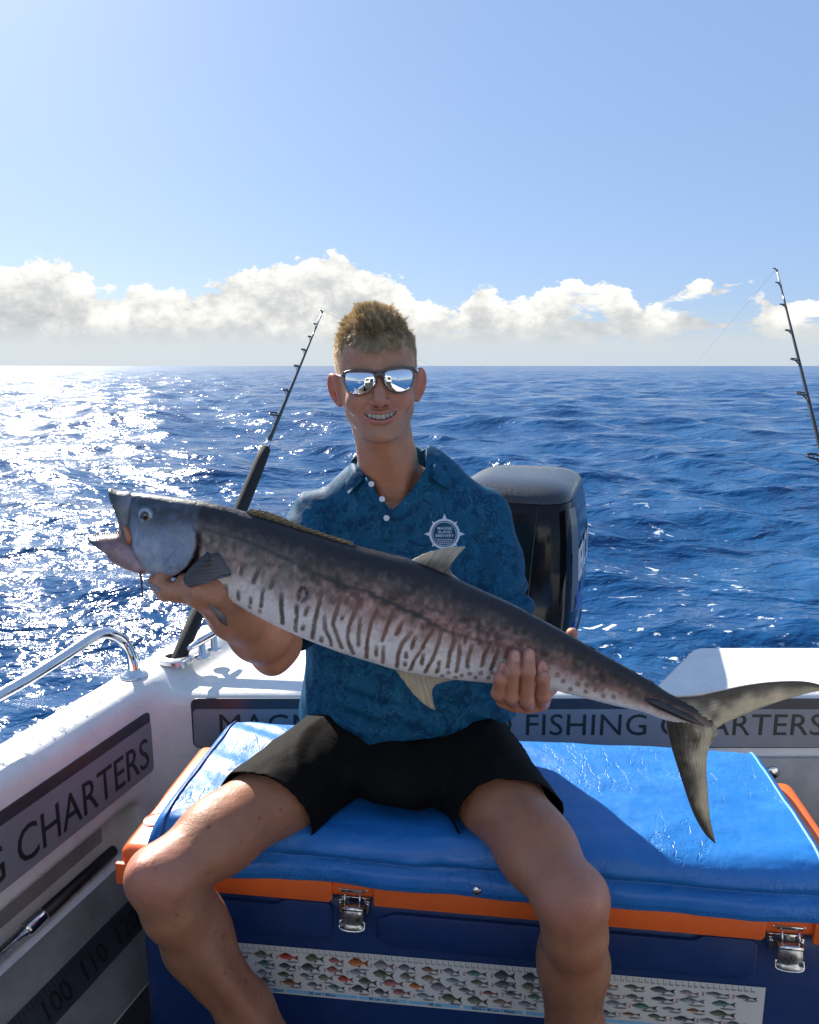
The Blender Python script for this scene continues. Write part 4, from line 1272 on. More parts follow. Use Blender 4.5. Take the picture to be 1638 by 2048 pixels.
def fish_colour(px, py, v):
    """skin colour of the fish at a place on its side; v runs from the back 0 to the belly 1"""
    q = np.stack([px, py, np.zeros_like(px)], 1)
    n1 = fbm(q, 0.030, 4, 3); n2 = fbm(q, 0.11, 3, 9); n3 = fbm(q, 0.35, 2, 14)
    tailw = sst(px, 900, 1330)
    vv = v - 0.03 + 0.10 * n1 + 0.085 * n2 + 0.03 * n3 - 0.16 * tailw
    c = np.zeros((len(px), 3))
    stops = [(-0.3, (0.012, 0.011, 0.014)), (0.09, (0.017, 0.015, 0.019)), (0.18, (0.052, 0.041, 0.042)), (0.31, (0.125, 0.085, 0.078)), (0.43, (0.29, 0.19, 0.168)), (0.55, (0.54, 0.42, 0.385)), (0.70, (0.80, 0.74, 0.72)), (1.0, (0.90, 0.88, 0.88))]
    xs = [s[0] for s in stops]
    for a in range(3): c[:, a] = np.interp(vv, xs, [s[1][a] for s in stops])
    # mottling on the upper flank
    mt = np.clip(n2 * 2.2, -1, 1) * np.exp(-((v - 0.33) / 0.17) ** 2)
    c *= (1 + 0.62 * mt)[:, None]
    pink = np.exp(-((v - 0.45) / 0.16) ** 2) * np.clip(n1 + 0.35, 0, 1) * sst(px, 600, 760)
    c = mixc(c, np.array([0.40, 0.18, 0.15]), 0.55 * pink)
    gr = np.exp(-((v - 0.42) / 0.2) ** 2) * (1 - sst(px, 560, 720)) * np.clip(0.55 + n1, 0, 1)
    c = mixc(c, np.array([0.155, 0.165, 0.155]), 0.62 * gr)
    blu = np.clip(n1 * 1.4, 0, 1) * sst(v, 0.55, 0.8)
    c = mixc(c, np.array([0.42, 0.48, 0.62]), 0.45 * blu)
    # bars and spots
    jx = px + 0.9 * n3 + 1.3 * n2; jy = py + 1.0 * n3
    for s in STRIPES:
        x0 = min(a[0] for a in s) - 20; x1 = max(a[0] for a in s) + 20
        m = (px > x0) & (px < x1)
        if not m.any(): continue
        d, t = seg_dist(jx[m], jy[m], s)
        w = 4.1 + 1.5 * n1[m]
        k = (1 - sst(d, w - 1.3, w + 1.3)) * (0.88 + 0.22 * n2[m]) * (0.72 + 0.28 * sst(t, 0.0, 0.35))
        warm = sst(s[0][0], 560, 760) if isinstance(s[0][0], np.ndarray) else float(np.clip((s[0][0] - 500) / 260, 0, 1))
        colr = np.array([0.10, 0.088, 0.08]) * (1 - warm) + np.array([0.15, 0.068, 0.036]) * warm
        c[m] = mixc(c[m], colr, np.clip(k, 0, 0.95))
    for (a, b) in SPOTS:
        d = np.hypot(jx - a, (jy - b) * 0.85)
        c = mixc(c, np.array([0.17, 0.115, 0.10]), (1 - sst(d, 3.2, 6.2)) * 0.75)
    d, t = seg_dist(px + 1.2 * n3, py + 1.2 * n3, LATERAL)
    c = mixc(c, np.array([0.020, 0.028, 0.038]), (1 - sst(d, 2.2, 5.0)) * np.interp(t, [0, 0.08, 0.5, 0.7, 1], [0.4, 0.92, 0.9, 0.40, 0.2]))
    d, t = seg_dist(px, py, [Z3(520, 745), Z3(640, 810), Z3(860, 890)])
    c = mixc(c, np.array([0.04, 0.03, 0.03]), (1 - sst(d, 0.5, 1.4)) * 0.6)
    # the wound
    d = np.hypot((px - 612) / 12.5, (py - 1173) / 16.5 + (px - 612) * 0.012)
    c = mixc(c, np.array([0.03, 0.02, 0.02]), (1 - sst(d + 0.25 * n3, 0.8, 1.15)) * 0.85)
    d2 = np.hypot((px - 613) / 5.5, (py - 1174) / 9.0 + (px - 612) * 0.03)
    c = mixc(c, np.array([0.45, 0.33, 0.33]), (1 - sst(d2 + 0.5 * n3, 0.6, 1.1)) * 0.8)
    # head: steel blue above, silver-blue gill plate
    hd = 1 - sst(px + (py - 1050) * 0.05, 398, 410)
    hv = sst(py + 22 * n1 + 8 * n2 - 0.12 * (px - 330), 1008, 1088)
    hc = mixc(np.tile(np.array([0.045, 0.054, 0.070]), (len(px), 1)), np.array([0.25, 0.31, 0.42]), hv)
    hc = mixc(hc, np.array([0.48, 0.54, 0.62]), np.clip(n1 * 1.9 + 0.1, 0, 1) * sst(py, 1050, 1100) * 0.7)
    hc = mixc(hc, np.array([0.20, 0.28, 0.45]), np.clip(n2 * 1.5, 0, 1) * 0.35)
    op = sdf_poly(px, py, OPERC)
    ln = np.exp(-((op + 2) / 1.6) ** 2) * sst(py, 1040, 1070)
    hc = mixc(hc, np.array([0.62, 0.68, 0.75]), ln * 0.45)
    d, _ = seg_dist(px, py, [Z2(590, 590), Z2(640, 540), Z2(690, 470), Z2(730, 420)])
    hc = mixc(hc, np.array([0.14, 0.17, 0.24]), (1 - sst(d, 0.6, 2.0)) * 0.5)
    hc = mixc(hc, np.array([0.055, 0.065, 0.085]), np.clip(n2 * 2.0 - 0.25, 0, 1) * 0.5 * (1 - 0.5 * hv))
    c = mixc(c, hc, hd)
    # dark gill opening behind and below the plate
    slit = (op > 0) & (op < 60) & (px > 330)
    sd = np.clip(1 - sst(op, 2 + np.clip((py - 1085) * 0.30, 0, 18), 5 + np.clip((py - 1085) * 0.36, 0, 24)), 0, 1) * sst(op, -0.5, 0.8) * sst(py, 1035, 1060)
    c = mixc(c, np.array([0.045, 0.014, 0.018]), sd * (px > 325))
    # throat pink
    th = (1 - sst(px, 285, 300)) * sst(py, 1095, 1112)
    c = mixc(c, np.array([0.34, 0.21, 0.22]), th * 0.9)
    return np.clip(c * (1 + 0.10 * n3)[:, None], 0, 1)

def fin_mat(name):
    m = mat(name, attr=True, rough=0.38, coat=0.2)
    t = NT(m.node_tree)
    b = t.n['Principled BSDF']
    tl = t.add('ShaderNodeBsdfTranslucent')
    vc = t.add('ShaderNodeVertexColor', layer_name='col').outputs[0]
    t.l.new(vc, tl.inputs['Color'])
    mx = t.add('ShaderNodeMixShader'); mx.inputs[0].default_value = 0.30
    t.l.new(b.outputs[0], mx.inputs[1]); t.l.new(tl.outputs[0], mx.inputs[2])
    t.l.new(mx.outputs[0], t.n['Material Output'].inputs['Surface'])
    return m

def fish():
    skin = mat('fish_skin', attr=True, rough=0.34, spec=0.34, coat=0.06, bump=[(220, 0.0007), (1200, 0.0003)], rvary=(70, 0.26, 0.46))
    finm = fin_mat('fish_fin')
    f = thing('mackerel', 'large barred mackerel with open jaws held sideways across the person', 'fish', P(819, 1250, FY))
    prs = np.array([[*a, *b] for a, b in FISH_PAIRS], float)
    cen = (prs[:, :2] + prs[:, 2:]) / 2
    cum = np.concatenate([[0], np.cumsum(np.linalg.norm(np.diff(cen, axis=0), axis=1))])
    n = 560; m = 132
    # resample evenly along the length (smoothed)
    sp = smooth_path(prs, 24 * 40)
    spc = (sp[:, :2] + sp[:, 2:]) / 2
    sl = np.concatenate([[0], np.cumsum(np.linalg.norm(np.diff(spc, axis=0), axis=1))]); sl /= sl[-1]
    S = np.linspace(0, 1, n)
    R = np.stack([np.interp(S, sl, sp[:, k]) for k in range(4)], 1)
    th = np.linspace(0, 2 * np.pi, m, endpoint=False)
    ct, stn = np.cos(th), np.sin(th)
    top = R[:, :2]; bot = R[:, 2:]
    hh = np.linalg.norm(top - bot, axis=1) / 2
    wk = np.interp(S, [0, 0.03, 0.10, 0.2, 0.45, 0.7, 0.9, 0.97, 1.0], [0.30, 0.46, 0.52, 0.52, 0.50, 0.48, 0.52, 0.6, 0.5])
    e = 0.88
    hgt = np.sign(ct) * np.abs(ct) ** e
    PX = (top[:, None, 0] + bot[:, None, 0]) / 2 + hgt[None] * (top[:, None, 0] - bot[:, None, 0]) / 2
    PY = (top[:, None, 1] + bot[:, None, 1]) / 2 + hgt[None] * (top[:, None, 1] - bot[:, None, 1]) / 2
    W = (hh * wk)[:, None] / FPX * 1.12 * (np.sign(stn) * np.abs(stn) ** 0.92)[None]
    # gill plate stands proud, with the opening cut in behind it
    pxf, pyf = PX.ravel(), PY.ravel()
    op = sdf_poly(pxf, pyf, OPERC)
    lift = 0.0045 * (1 - sst(op, -2.5, 1.0)) * sst(pxf, 318, 352)
    sink = 0.012 * sst(op, 0, 2) * (1 - sst(op, 5 + np.clip((pyf - 1085) * 0.36, 0, 22), 12 + np.clip((pyf - 1085) * 0.4, 0, 30))) * sst(pyf, 1050, 1080) * (pxf > 330)
    nz = fbm(np.stack([pxf, pyf, 0 * pxf], 1), 0.05, 3, 77)
    Wf = W.ravel()
    sg = np.sign(Wf)
    Wf = Wf + sg * (lift - sink) * sst(np.abs(Wf), 0.002, 0.02) + sg * 0.0009 * nz
    # wound dent
    dw = np.hypot((pxf - 612) / 12.5, (pyf - 1173) / 16.5)
    Wf -= sg * 0.004 * (1 - sst(dw, 0.4, 1.0))
    base = np.stack([P(a, b, FY) for a, b in zip(pxf, pyf)])
    V = base.copy(); V[:, 1] += Wf
    i = np.arange(n - 1)[:, None] * m; j = np.arange(m)[None]; j2 = (j + 1) % m
    Q = np.stack([i + j, i + m + j, i + m + j2, i + j2], -1).reshape(-1, 4)
    vpar = (1 - np.tile(hgt[None], (n, 1)).ravel()) / 2
    col = fish_colour(pxf, pyf, vpar)
    Ql = Q.tolist(); Ql.append(list(range(m))[::-1]); Ql.append([(n - 1) * m + k for k in range(m)])
    body = obj('body', V, [tuple(q) for q in Ql], skin, f, col=col)
    bt = BVHTree.FromPolygons([Vector(p) for p in V], [tuple(q) for q in Q[::1].tolist()])
    def front(px, py, out=0.0):
        d = ray(px, py); o = Vector((0, 0, CAM_H))
        h = bt.ray_cast(o, Vector(d).normalized())
        p = np.array(h[0]) if h[0] is not None else P(px, py, FY)
        return p + np.array([0, -out, 0])

    # ---- sheet fins: outline in the fish's plane, ribbed, thin towards the rim
    def sheet(name, root, edge, base_y, colf, thick=0.004, bend=0.0, rows=26, parent=f, ribs=0.0008, lin=False):
        """root and edge are matching polylines (base of the fin / rim)"""
        a, b = ([smooth_path(np.array(q, float), 40) for q in (root, edge)] if not lin else [np.stack([np.interp(np.linspace(0, 1, 40), np.linspace(0, 1, len(q)), np.array(q, float)[:, k]) for k in (0, 1)], 1) for q in (root, edge)])
        t = np.linspace(0, 1, rows)[:, None, None]
        G = a[None] + (b - a)[None] * t                      # rows x 40 x 2
        tv = np.repeat(np.linspace(0, 1, rows), 40); sv = np.tile(np.linspace(0, 1, 40), rows)
        g = G.reshape(-1, 2)
        p = np.stack([P(x, y, FY) for x, y in g])
        rib = ribs * np.sin(sv * 40 * 1.9)
        yy = base_y + bend * tv ** 2
        hv = thick * (1 - 0.85 * tv)
        F0 = p.copy(); F0[:, 1] += yy - hv + rib
        B0 = p.copy(); B0[:, 1] += yy + hv + rib
        k = np.arange(rows * 40).reshape(rows, 40)
        qf = np.stack([k[:-1, :-1], k[:-1, 1:], k[1:, 1:], k[1:, :-1]], -1).reshape(-1, 4)
        off = rows * 40
        qb = qf[:, ::-1] + off
        rim = []
        bd = list(k[0]) + list(k[1:, -1]) + list(k[-1, ::-1][1:]) + list(k[::-1, 0][1:-1])
        for q in range(len(bd)):
            u, w = bd[q], bd[(q + 1) % len(bd)]
            rim.append((w, u, u + off, w + off))
        Qa = np.vstack([qf, qb, np.array(rim)])
        c = colf(g[:, 0], g[:, 1], tv, sv)
        return obj(name, np.vstack([F0, B0]), Qa, finm, parent, col=np.vstack([c, c]))
    def finc(dark, pale, e0=0.1, e1=0.9, pw=1.0, rib=0.10):
        def fn(x, y, t, s):
            q = np.stack([x, y, 0 * x], 1)
            n1 = fbm(q, 0.06, 3, 41)
            k = sst(t ** pw + 0.25 * n1, e0, e1)
            c = mixc(np.tile(np.array(dark), (len(x), 1)), np.array(pale), k)
            return c * (1 + rib * np.sin(s * 95) + 0.18 * n1)[:, None]
        return fn
    # tail: two lobes
    def tailc(x, y, t, s):
        q = np.stack([x, y, 0 * x], 1); n1 = fbm(q, 0.045, 4, 51); n2 = fbm(q, 0.16, 3, 57)
        k = sst(s + 0.30 * n1, 0.10, 0.75)
        c = mixc(np.tile(np.array([0.085, 0.072, 0.058]), (len(x), 1)), np.array([0.60, 0.53, 0.39]), k)
        c = mixc(c, np.array([0.10, 0.085, 0.07]), sst(t + 0.4 * n1, 0.90, 1.08) * 0.6)
        c = mixc(c, np.array([0.07, 0.062, 0.055]), (1 - sst(t + 0.3 * n1, 0.02, 0.24)) * 0.7)
        return c * (1 + 0.16 * np.sin(s * 60 + 2 * n1) + 0.10 * np.sin(s * 131) + 0.30 * n1 + 0.20 * n2)[:, None]
    # rows run from the peduncle out to the tip; s runs over the lobe's breadth
    def lobe(name, e1, e2, bend):
        a = smooth_path(np.array(e1, float), 44); b = smooth_path(np.array(e2, float), 44)
        R_, C_ = 44, 22
        s = np.linspace(0, 1, C_)
        G = a[:, None] + (b - a)[:, None] * s[None, :, None]
        g = G.reshape(-1, 2); tv = np.repeat(np.linspace(0, 1, R_), C_); sv = np.tile(s, R_)
        p = np.stack([P(x, y, FY) for x, y in g])
        hv = 0.0075 * (1 - tv) ** 1.5 * (1 - 0.6 * np.abs(2 * sv - 1)) + 0.0012
        yy = bend * tv ** 1.6 + 0.0006 * np.sin(sv * 55)
        F0 = p.copy(); F0[:, 1] += yy - hv; B0 = p.copy(); B0[:, 1] += yy + hv
        k = np.arange(R_ * C_).reshape(R_, C_)
        qf = np.stack([k[:-1, :-1], k[:-1, 1:], k[1:, 1:], k[1:, :-1]], -1).reshape(-1, 4); off = R_ * C_
        bd = list(k[0]) + list(k[1:, -1]) + list(k[-1, ::-1][1:]) + list(k[::-1, 0][1:-1])
        rim = [(bd[(q + 1) % len(bd)], bd[q], bd[q] + off, bd[(q + 1) % len(bd)] + off) for q in range(len(bd))]
        c = tailc(g[:, 0], g[:, 1], tv, sv)
        obj(name, np.vstack([F0, B0]), np.vstack([qf, qf[:, ::-1] + off, np.array(rim)]), finm, f, col=np.vstack([c, c]))
    lobe('tail_fin', [(1345, 1394), (1392, 1392), (1429, 1386), (1496, 1373), (1559, 1367), (1622, 1369), (1672, 1384)], [(1400, 1456), (1425, 1458), (1446, 1447), (1478, 1435), (1538, 1413), (1622, 1390), (1673, 1386)], 0.012)
    lobe('tail_fin', [(1332, 1440), (1338, 1474), (1345, 1502), (1362, 1557), (1383, 1620), (1405, 1660), (1424, 1678)], [(1415, 1430), (1434, 1462), (1416, 1490), (1410, 1528), (1412, 1578), (1415, 1625), (1425, 1677)], -0.01)
    # second dorsal and anal fins
    sheet('dorsal_fin', [(822, 1124), (850, 1134), (885, 1149), (905, 1157), (922, 1168)], [(824, 1120), (845, 1109), (868, 1101), (900, 1094), (933, 1093), (915, 1106), (899, 1122), (897, 1135), (904, 1147), (921, 1161)], 0.0, finc((0.10, 0.09, 0.075), (0.50, 0.46, 0.37), 0.0, 0.7), 0.004, lin=True)
    sheet('anal_fin', [(792, 1334), (820, 1340), (855, 1346), (890, 1350), (925, 1353)], [(793, 1343), (808, 1362), (826, 1387), (848, 1408), (872, 1422), (864, 1398), (862, 1382), (870, 1369), (895, 1362), (925, 1358)], 0.0, finc((0.42, 0.38, 0.32), (0.46, 0.40, 0.30), 0.0, 0.9), 0.0045, lin=True)
    # spiny first dorsal, folded low along the back
    sheet('spiny_dorsal', [(492, 1026), (560, 1048), (640, 1073), (706, 1093)], [(500, 1018), (545, 1027), (620, 1058), (706, 1084)], 0.0, finc((0.07, 0.055, 0.03), (0.22, 0.16, 0.07), 0.0, 0.8), 0.002, rows=8)
    sp_ = []
    for k in range(16):
        t = k / 15
        a = np.array([500 + 195 * t, 1028 + 60 * t]); b = a + np.array([22, 1.0 + 6 * t]) + np.array([0, -8 * (1 - t) ** 0.5 - 3])
        sp_.append(tube([P(*a, FY - 0.002), P(*b, FY - 0.001)], [0.0014, 0.0005], 5))
    obj('spines', *join(sp_), mat('spine', (0.16, 0.12, 0.06), 0.4), f)['kind'] = 'stuff'
    # finlets above and below the tail stalk
    for k, (x, y) in enumerate([(958, 1178), (1000, 1196), (1042, 1216), (1084, 1240), (1126, 1262), (1168, 1285), (1208, 1309), (1248, 1331), (1285, 1352)]):
        sheet('finlet', [(x - 8, y + 4), (x, y + 8), (x + 8, y + 12), (x + 14, y + 15)], [(x + 6, y + 5), (x + 14, y + 8), (x + 23, y + 13), (x + 20, y + 15)], 0.0, finc((0.012, 0.013, 0.02), (0.06, 0.055, 0.05)), 0.002, rows=6)
    for k, (x, y) in enumerate([(1118, 1382), (1150, 1390), (1182, 1398), (1214, 1406), (1246, 1413), (1280, 1420)]):
        sheet('finlet', [(x - 8, y - 4), (x, y - 3), (x + 8, y - 1), (x + 14, y)], [(x + 6, y + 2), (x + 14, y + 5), (x + 20, y + 6), (x + 18, y + 3)], 0.0, finc((0.4, 0.36, 0.33), (0.5, 0.46, 0.40)), 0.002, rows=6)
    # keel ridges on the tail stalk
    kp = smooth_path([P(1290, 1398, FY - 0.012), P(1335, 1418, FY - 0.016), P(1375, 1436, FY - 0.014), P(1408, 1452, FY - 0.008)], 16)
    obj('keel', *tube(kp, np.array([0.002, 0.004, 0.006, 0.006, 0.006, 0.006, 0.006, 0.006, 0.006, 0.006, 0.005, 0.005, 0.004, 0.003, 0.002, 0.001]), 8), mat('keel_skin', (0.03, 0.03, 0.033), 0.35), f)
    # pectoral fin folded forward over the gill opening
    root = [Z5(760, 490), Z5(830, 590), Z5(890, 690), Z5(860, 712)]
    edge = [Z5(690, 475), Z5(540, 610), Z5(500, 690), Z5(565, 775)]
    a = smooth_path(np.array(root), 24); b = smooth_path(np.array(edge), 24)
    V = []; C = []
    for i in range(16):
        t = i / 15
        for j in range(24):
            x, y = a[j] + (b[j] - a[j]) * t
            h = 0.006 + 0.012 * math.sin(t * 2.6) + 0.0006 * math.sin(j * 2.2)
            q = front(x, y, 0) ; q[1] = min(q[1], FY - 0.036) - h
            V.append(q)
            k = (1 - t) * 0.3 + 0.7 * (j / 23)
            C.append(np.array([0.028, 0.032, 0.038]) * (1 - k) + np.array([0.17, 0.18, 0.20]) * k)
    k = np.arange(16 * 24).reshape(16, 24)
    Qp = np.stack([k[:-1, :-1], k[:-1, 1:], k[1:, 1:], k[1:, :-1]], -1).reshape(-1, 4)
    pf = obj('pectoral_fin', V, Qp, finm, f, col=np.array(C))
    so = pf.modifiers.new('thick', 'SOLIDIFY'); so.thickness = 0.0018
    # pelvic fin and a shred of throat skin
    sheet('pelvic_fin', [Z5(735, 900), Z5(760, 920), Z5(800, 950), Z5(835, 965)], [Z5(850, 1080), Z5(890, 1105), Z5(915, 1110), Z5(905, 1030)], -0.046, finc((0.40, 0.36, 0.36), (0.16, 0.13, 0.13)), 0.0022)
    sheet('throat_flap', [Z5(130, 735), Z5(170, 740), Z5(210, 745), Z5(235, 755)], [Z5(265, 835), Z5(295, 843), Z5(325, 835), Z5(322, 810)], -0.035, finc((0.42, 0.42, 0.47), (0.60, 0.60, 0.66)), 0.003)
    # ---- jaws
    def plate(name, outline, cpts, half, colv, mt, parent=f, yoff=0.0):
        """a rounded solid from an outline in the fish's plane"""
        o = smooth_path(np.array(list(outline) + [outline[0]], float), 61)[:-1]
        c = o.mean(0)
        V = []; C = []
        rings = 9
        for k in range(rings):
            r = math.sin((k + 0.0) / (rings - 1) * math.pi / 2)
            for q in o:
                x, y = c + (q - c) * r
                p = P(x, y, FY); p[1] += yoff - half * math.sqrt(max(0, 1 - r ** 2.6)); V.append(p); C.append((x, y))
        nb = len(V)
        for k in range(rings):
            r = math.sin((k + 0.0) / (rings - 1) * math.pi / 2)
            for q in o:
                x, y = c + (q - c) * r
                p = P(x, y, FY); p[1] += yoff + half * math.sqrt(max(0, 1 - r ** 2.6)); V.append(p); C.append((x, y))
        F = []
        for side in (0, 1):
            for k in range(rings - 1):
                for j in range(60):
                    j2_ = (j + 1) % 60
                    q = (side * nb + k * 60 + j, side * nb + k * 60 + j2_, side * nb + (k + 1) * 60 + j2_, side * nb + (k + 1) * 60 + j)
                    F.append(q if side == 0 else q[::-1])
        C = np.array(C)
        q3 = np.stack([C[:, 0], C[:, 1], 0 * C[:, 0]], 1)
        col = colv(C[:, 0], C[:, 1]) * (1 + 0.30 * fbm(q3, 0.12, 3, 61))[:, None]
        return obj(name, V, F, mt, parent, col=col)
    wet = mat('wet_flesh', attr=True, rough=0.25, coat=0.4, bump=[(180, 0.0012)])
    upper = [(219, 976), (238, 982), (262, 985), (275, 1000), (272, 1030), (268, 1060), (274, 1072), (268, 1084), (252, 1087), (246, 1060), (240, 1036), (231, 1012), (222, 990)]
    plate('upper_jaw', upper, None, 0.022, lambda x, y: mixc(np.tile(np.array([0.05, 0.055, 0.065]), (len(x), 1)), np.array([0.20, 0.22, 0.25]), sst(x + (y - 1000) * 0.1, 232, 268)), skin)
    lower = [(177, 1073), (205, 1069), (240, 1066), (262, 1078), (285, 1100), (300, 1125), (296, 1146), (270, 1142), (250, 1133), (232, 1124), (222, 1112), (212, 1097), (195, 1086)]
    plate('lower_jaw', lower, None, 0.028, lambda x, y: mixc(mixc(np.tile(np.array([0.035, 0.035, 0.04]), (len(x), 1)), np.array([0.22, 0.13, 0.14]), sst(x, 195, 225)), np.array([0.36, 0.26, 0.29]), sst(x, 235, 285)), wet)
    plate('mouth_lining', [(246, 1020), (256, 1040), (262, 1056), (274, 1070), (272, 1084), (256, 1088), (242, 1075), (238, 1055)], None, 0.012, lambda x, y: np.tile(np.array([0.50, 0.22, 0.12]), (len(x), 1)), wet)
    # pinkish gape corner seen beside the upper jaw
    plate('gape_corner', [(256, 1040), (266, 1052), (275, 1068), (272, 1080), (266, 1082), (262, 1066), (257, 1052)], None, 0.008, lambda x, y: np.tile(np.array([0.52, 0.20, 0.11]), (len(x), 1)), wet, yoff=-0.017)
    tm = mat('fish_tooth', (0.55, 0.45, 0.40), 0.35)
    tt = []
    for k in range(13):
        x = 186 + k * 4.6; y = 1073 - k * 0.55
        for yo in (-0.014 - 0.0006 * k, 0.010):
            tt.append(tube([P(x, y + 1, FY + yo), P(x + 0.3, y - 6.0, FY + yo)], [0.0016, 0.0003], 5))
    for k in range(11):
        t = k / 10
        x = 226 + 22 * t; y = 996 + 82 * t
        tt.append(tube([P(x, y, FY - 0.010), P(x - 5.5, y + 2.5, FY - 0.010)], [0.0013, 0.0003], 5))
    obj('teeth', *join(tt), tm, f)['kind'] = 'stuff'
    # eye
    c = front(290.5, 1031, -0.002)
    def disc(r, h, dome, mt, nm, par):
        prof = [(r, 0.0), (r * 0.97, h * 0.5), (r * 0.85, h * 0.85), (r * 0.5, h + dome * 0.7), (r * 0.01, h + dome)]
        v, fc = lathe(prof, c, (-0.05, -1, 0.05), 32)
        return obj(nm, v, fc, mt, par)
    px2m = 1.12 / FPX
    sock = disc(17.5 * px2m, 0.0025, 0.0, mat('eye_socket', (0.10, 0.13, 0.18), 0.3), 'eye_socket', f)
    ey = disc(14.0 * px2m, 0.0042, 0.001, mat('eye_silver', (0.36, 0.40, 0.45), 0.2, metal=0.4, coat=0.4), 'eye', f)
    disc(11.6 * px2m, 0.0050, 0.001, mat('eye_iris', (0.25, 0.24, 0.24), 0.2, coat=0.6), 'iris', ey)
    disc(9.8 * px2m, 0.0056, 0.0015, mat('eye_pupil', (0.025, 0.014, 0.012), 0.08, coat=1.0), 'pupil', ey)
    # the dangling shred at the throat
    pts = smooth_path([P(280, 1144, FY - 0.02), P(283, 1160, FY - 0.02), P(284, 1180, FY - 0.018), P(287, 1200, FY - 0.018)], 12)
    obj('throat_shred', *tube(pts, np.linspace(0.0018, 0.0009, 12), 6), mat('shred', (0.12, 0.07, 0.06), 0.3), f)
    return bt
FISH_BVH = fish()

# ================================================================ the person
def rot(ax, deg):
    return np.array(Matrix.Rotation(math.radians(deg), 3, ax))

# ---------- head frame: origin between the eyes on the face, x to image right, y back, z up
H_O = P(757, 763, 1.272)
H_R = rot('Y', -3.5) @ rot('Z', 4.0)
def HW(p): return H_O + np.asarray(p, float) @ H_R.T
def to_head(p): return (p - H_O.astype(np.float32)) @ H_R.astype(np.float32)

NECK_TOP = HW((0.0, 0.088, -0.070)); NECK_BOT = P(787, 975, 1.43)

EL_L = np.array([-0.236, 1.225, 0.838]); WR_L = P(418, 1182, 1.045)
SH_L = P(622, 1028, 1.43); SH_R = P(970, 1028, 1.43)
EL_R = P(1032, 1298, 1.345); WR_R = P(1066, 1380, 1.150)
def shirt_trunk(p):
    f = 0.66                                       # flattened trunk
    q = p.copy()
    q[:, 1] = (p[:, 1] - 1.425) / f + 1.425
    d = chain(q, [(-0.010, 1.425, 1.005), (-0.008, 1.425, 0.84), (-0.002, 1.405, 0.60)], [0.150, 0.182, 0.224], 0.05) * f
    d = smin(d, cone(p, NECK_BOT + (-0.045, 0.0, -0.018), P(638, 1038, 1.43), 0.043, 0.045), 0.03)
    return smin(d, cone(p, NECK_BOT + (0.045, 0.0, -0.018), P(966, 1028, 1.43), 0.044, 0.046), 0.03)
def sleeve_l(p): return chain(p, [P(631, 1036, 1.425), P(592, 1140, 1.345), EL_L + (0.018, 0.022, 0.012)], [0.051, 0.058, 0.058], 0.02)
def sleeve_r(p): return chain(p, [P(970, 1032, 1.43), P(990, 1120, 1.395), P(1000, 1215, 1.360), EL_R], [0.048, 0.0505, 0.054, 0.055], 0.02)
def shirt_base(p):
    return smin(smin(shirt_trunk(p), sleeve_l(p), 0.016), sleeve_r(p), 0.016)

def ear(q, s):
    """outer ear: a thin tilted dish; s=-1 image left"""
    c = (s * 0.0740, 0.083, -0.012)
    R = rot('Z', s * -41) @ rot('Y', s * 8) @ rot('X', -10)
    q2 = (q - np.array(c, np.float32)) @ R.astype(np.float32)
    x, y, z = q2[:, 0] * s, q2[:, 1], q2[:, 2]
    ry = 0.0185 * (1 - 0.25 * np.clip(-z / 0.03, 0, 1))
    e = ellip(np.stack([x, y * 0.0185 / ry, z], 1), (0, 0, 0), (0.0095, 0.0185, 0.0315))
    bowl = ellip(np.stack([x, y, z], 1), (0.0090, -0.001, 0.001), (0.0135, 0.0138, 0.0245))
    e = smax(e, -bowl, 0.0015)
    anti = ellip(np.stack([x, y, z], 1), (0.0000, 0.0055, 0.004), (0.0050, 0.0026, 0.014))
    e = smin(e, anti, 0.002)
    root = cone(q, (s * 0.063, 0.074, -0.020), (s * 0.070, 0.080, 0.004), 0.010, 0.010)
    return smin(e, root, 0.008)

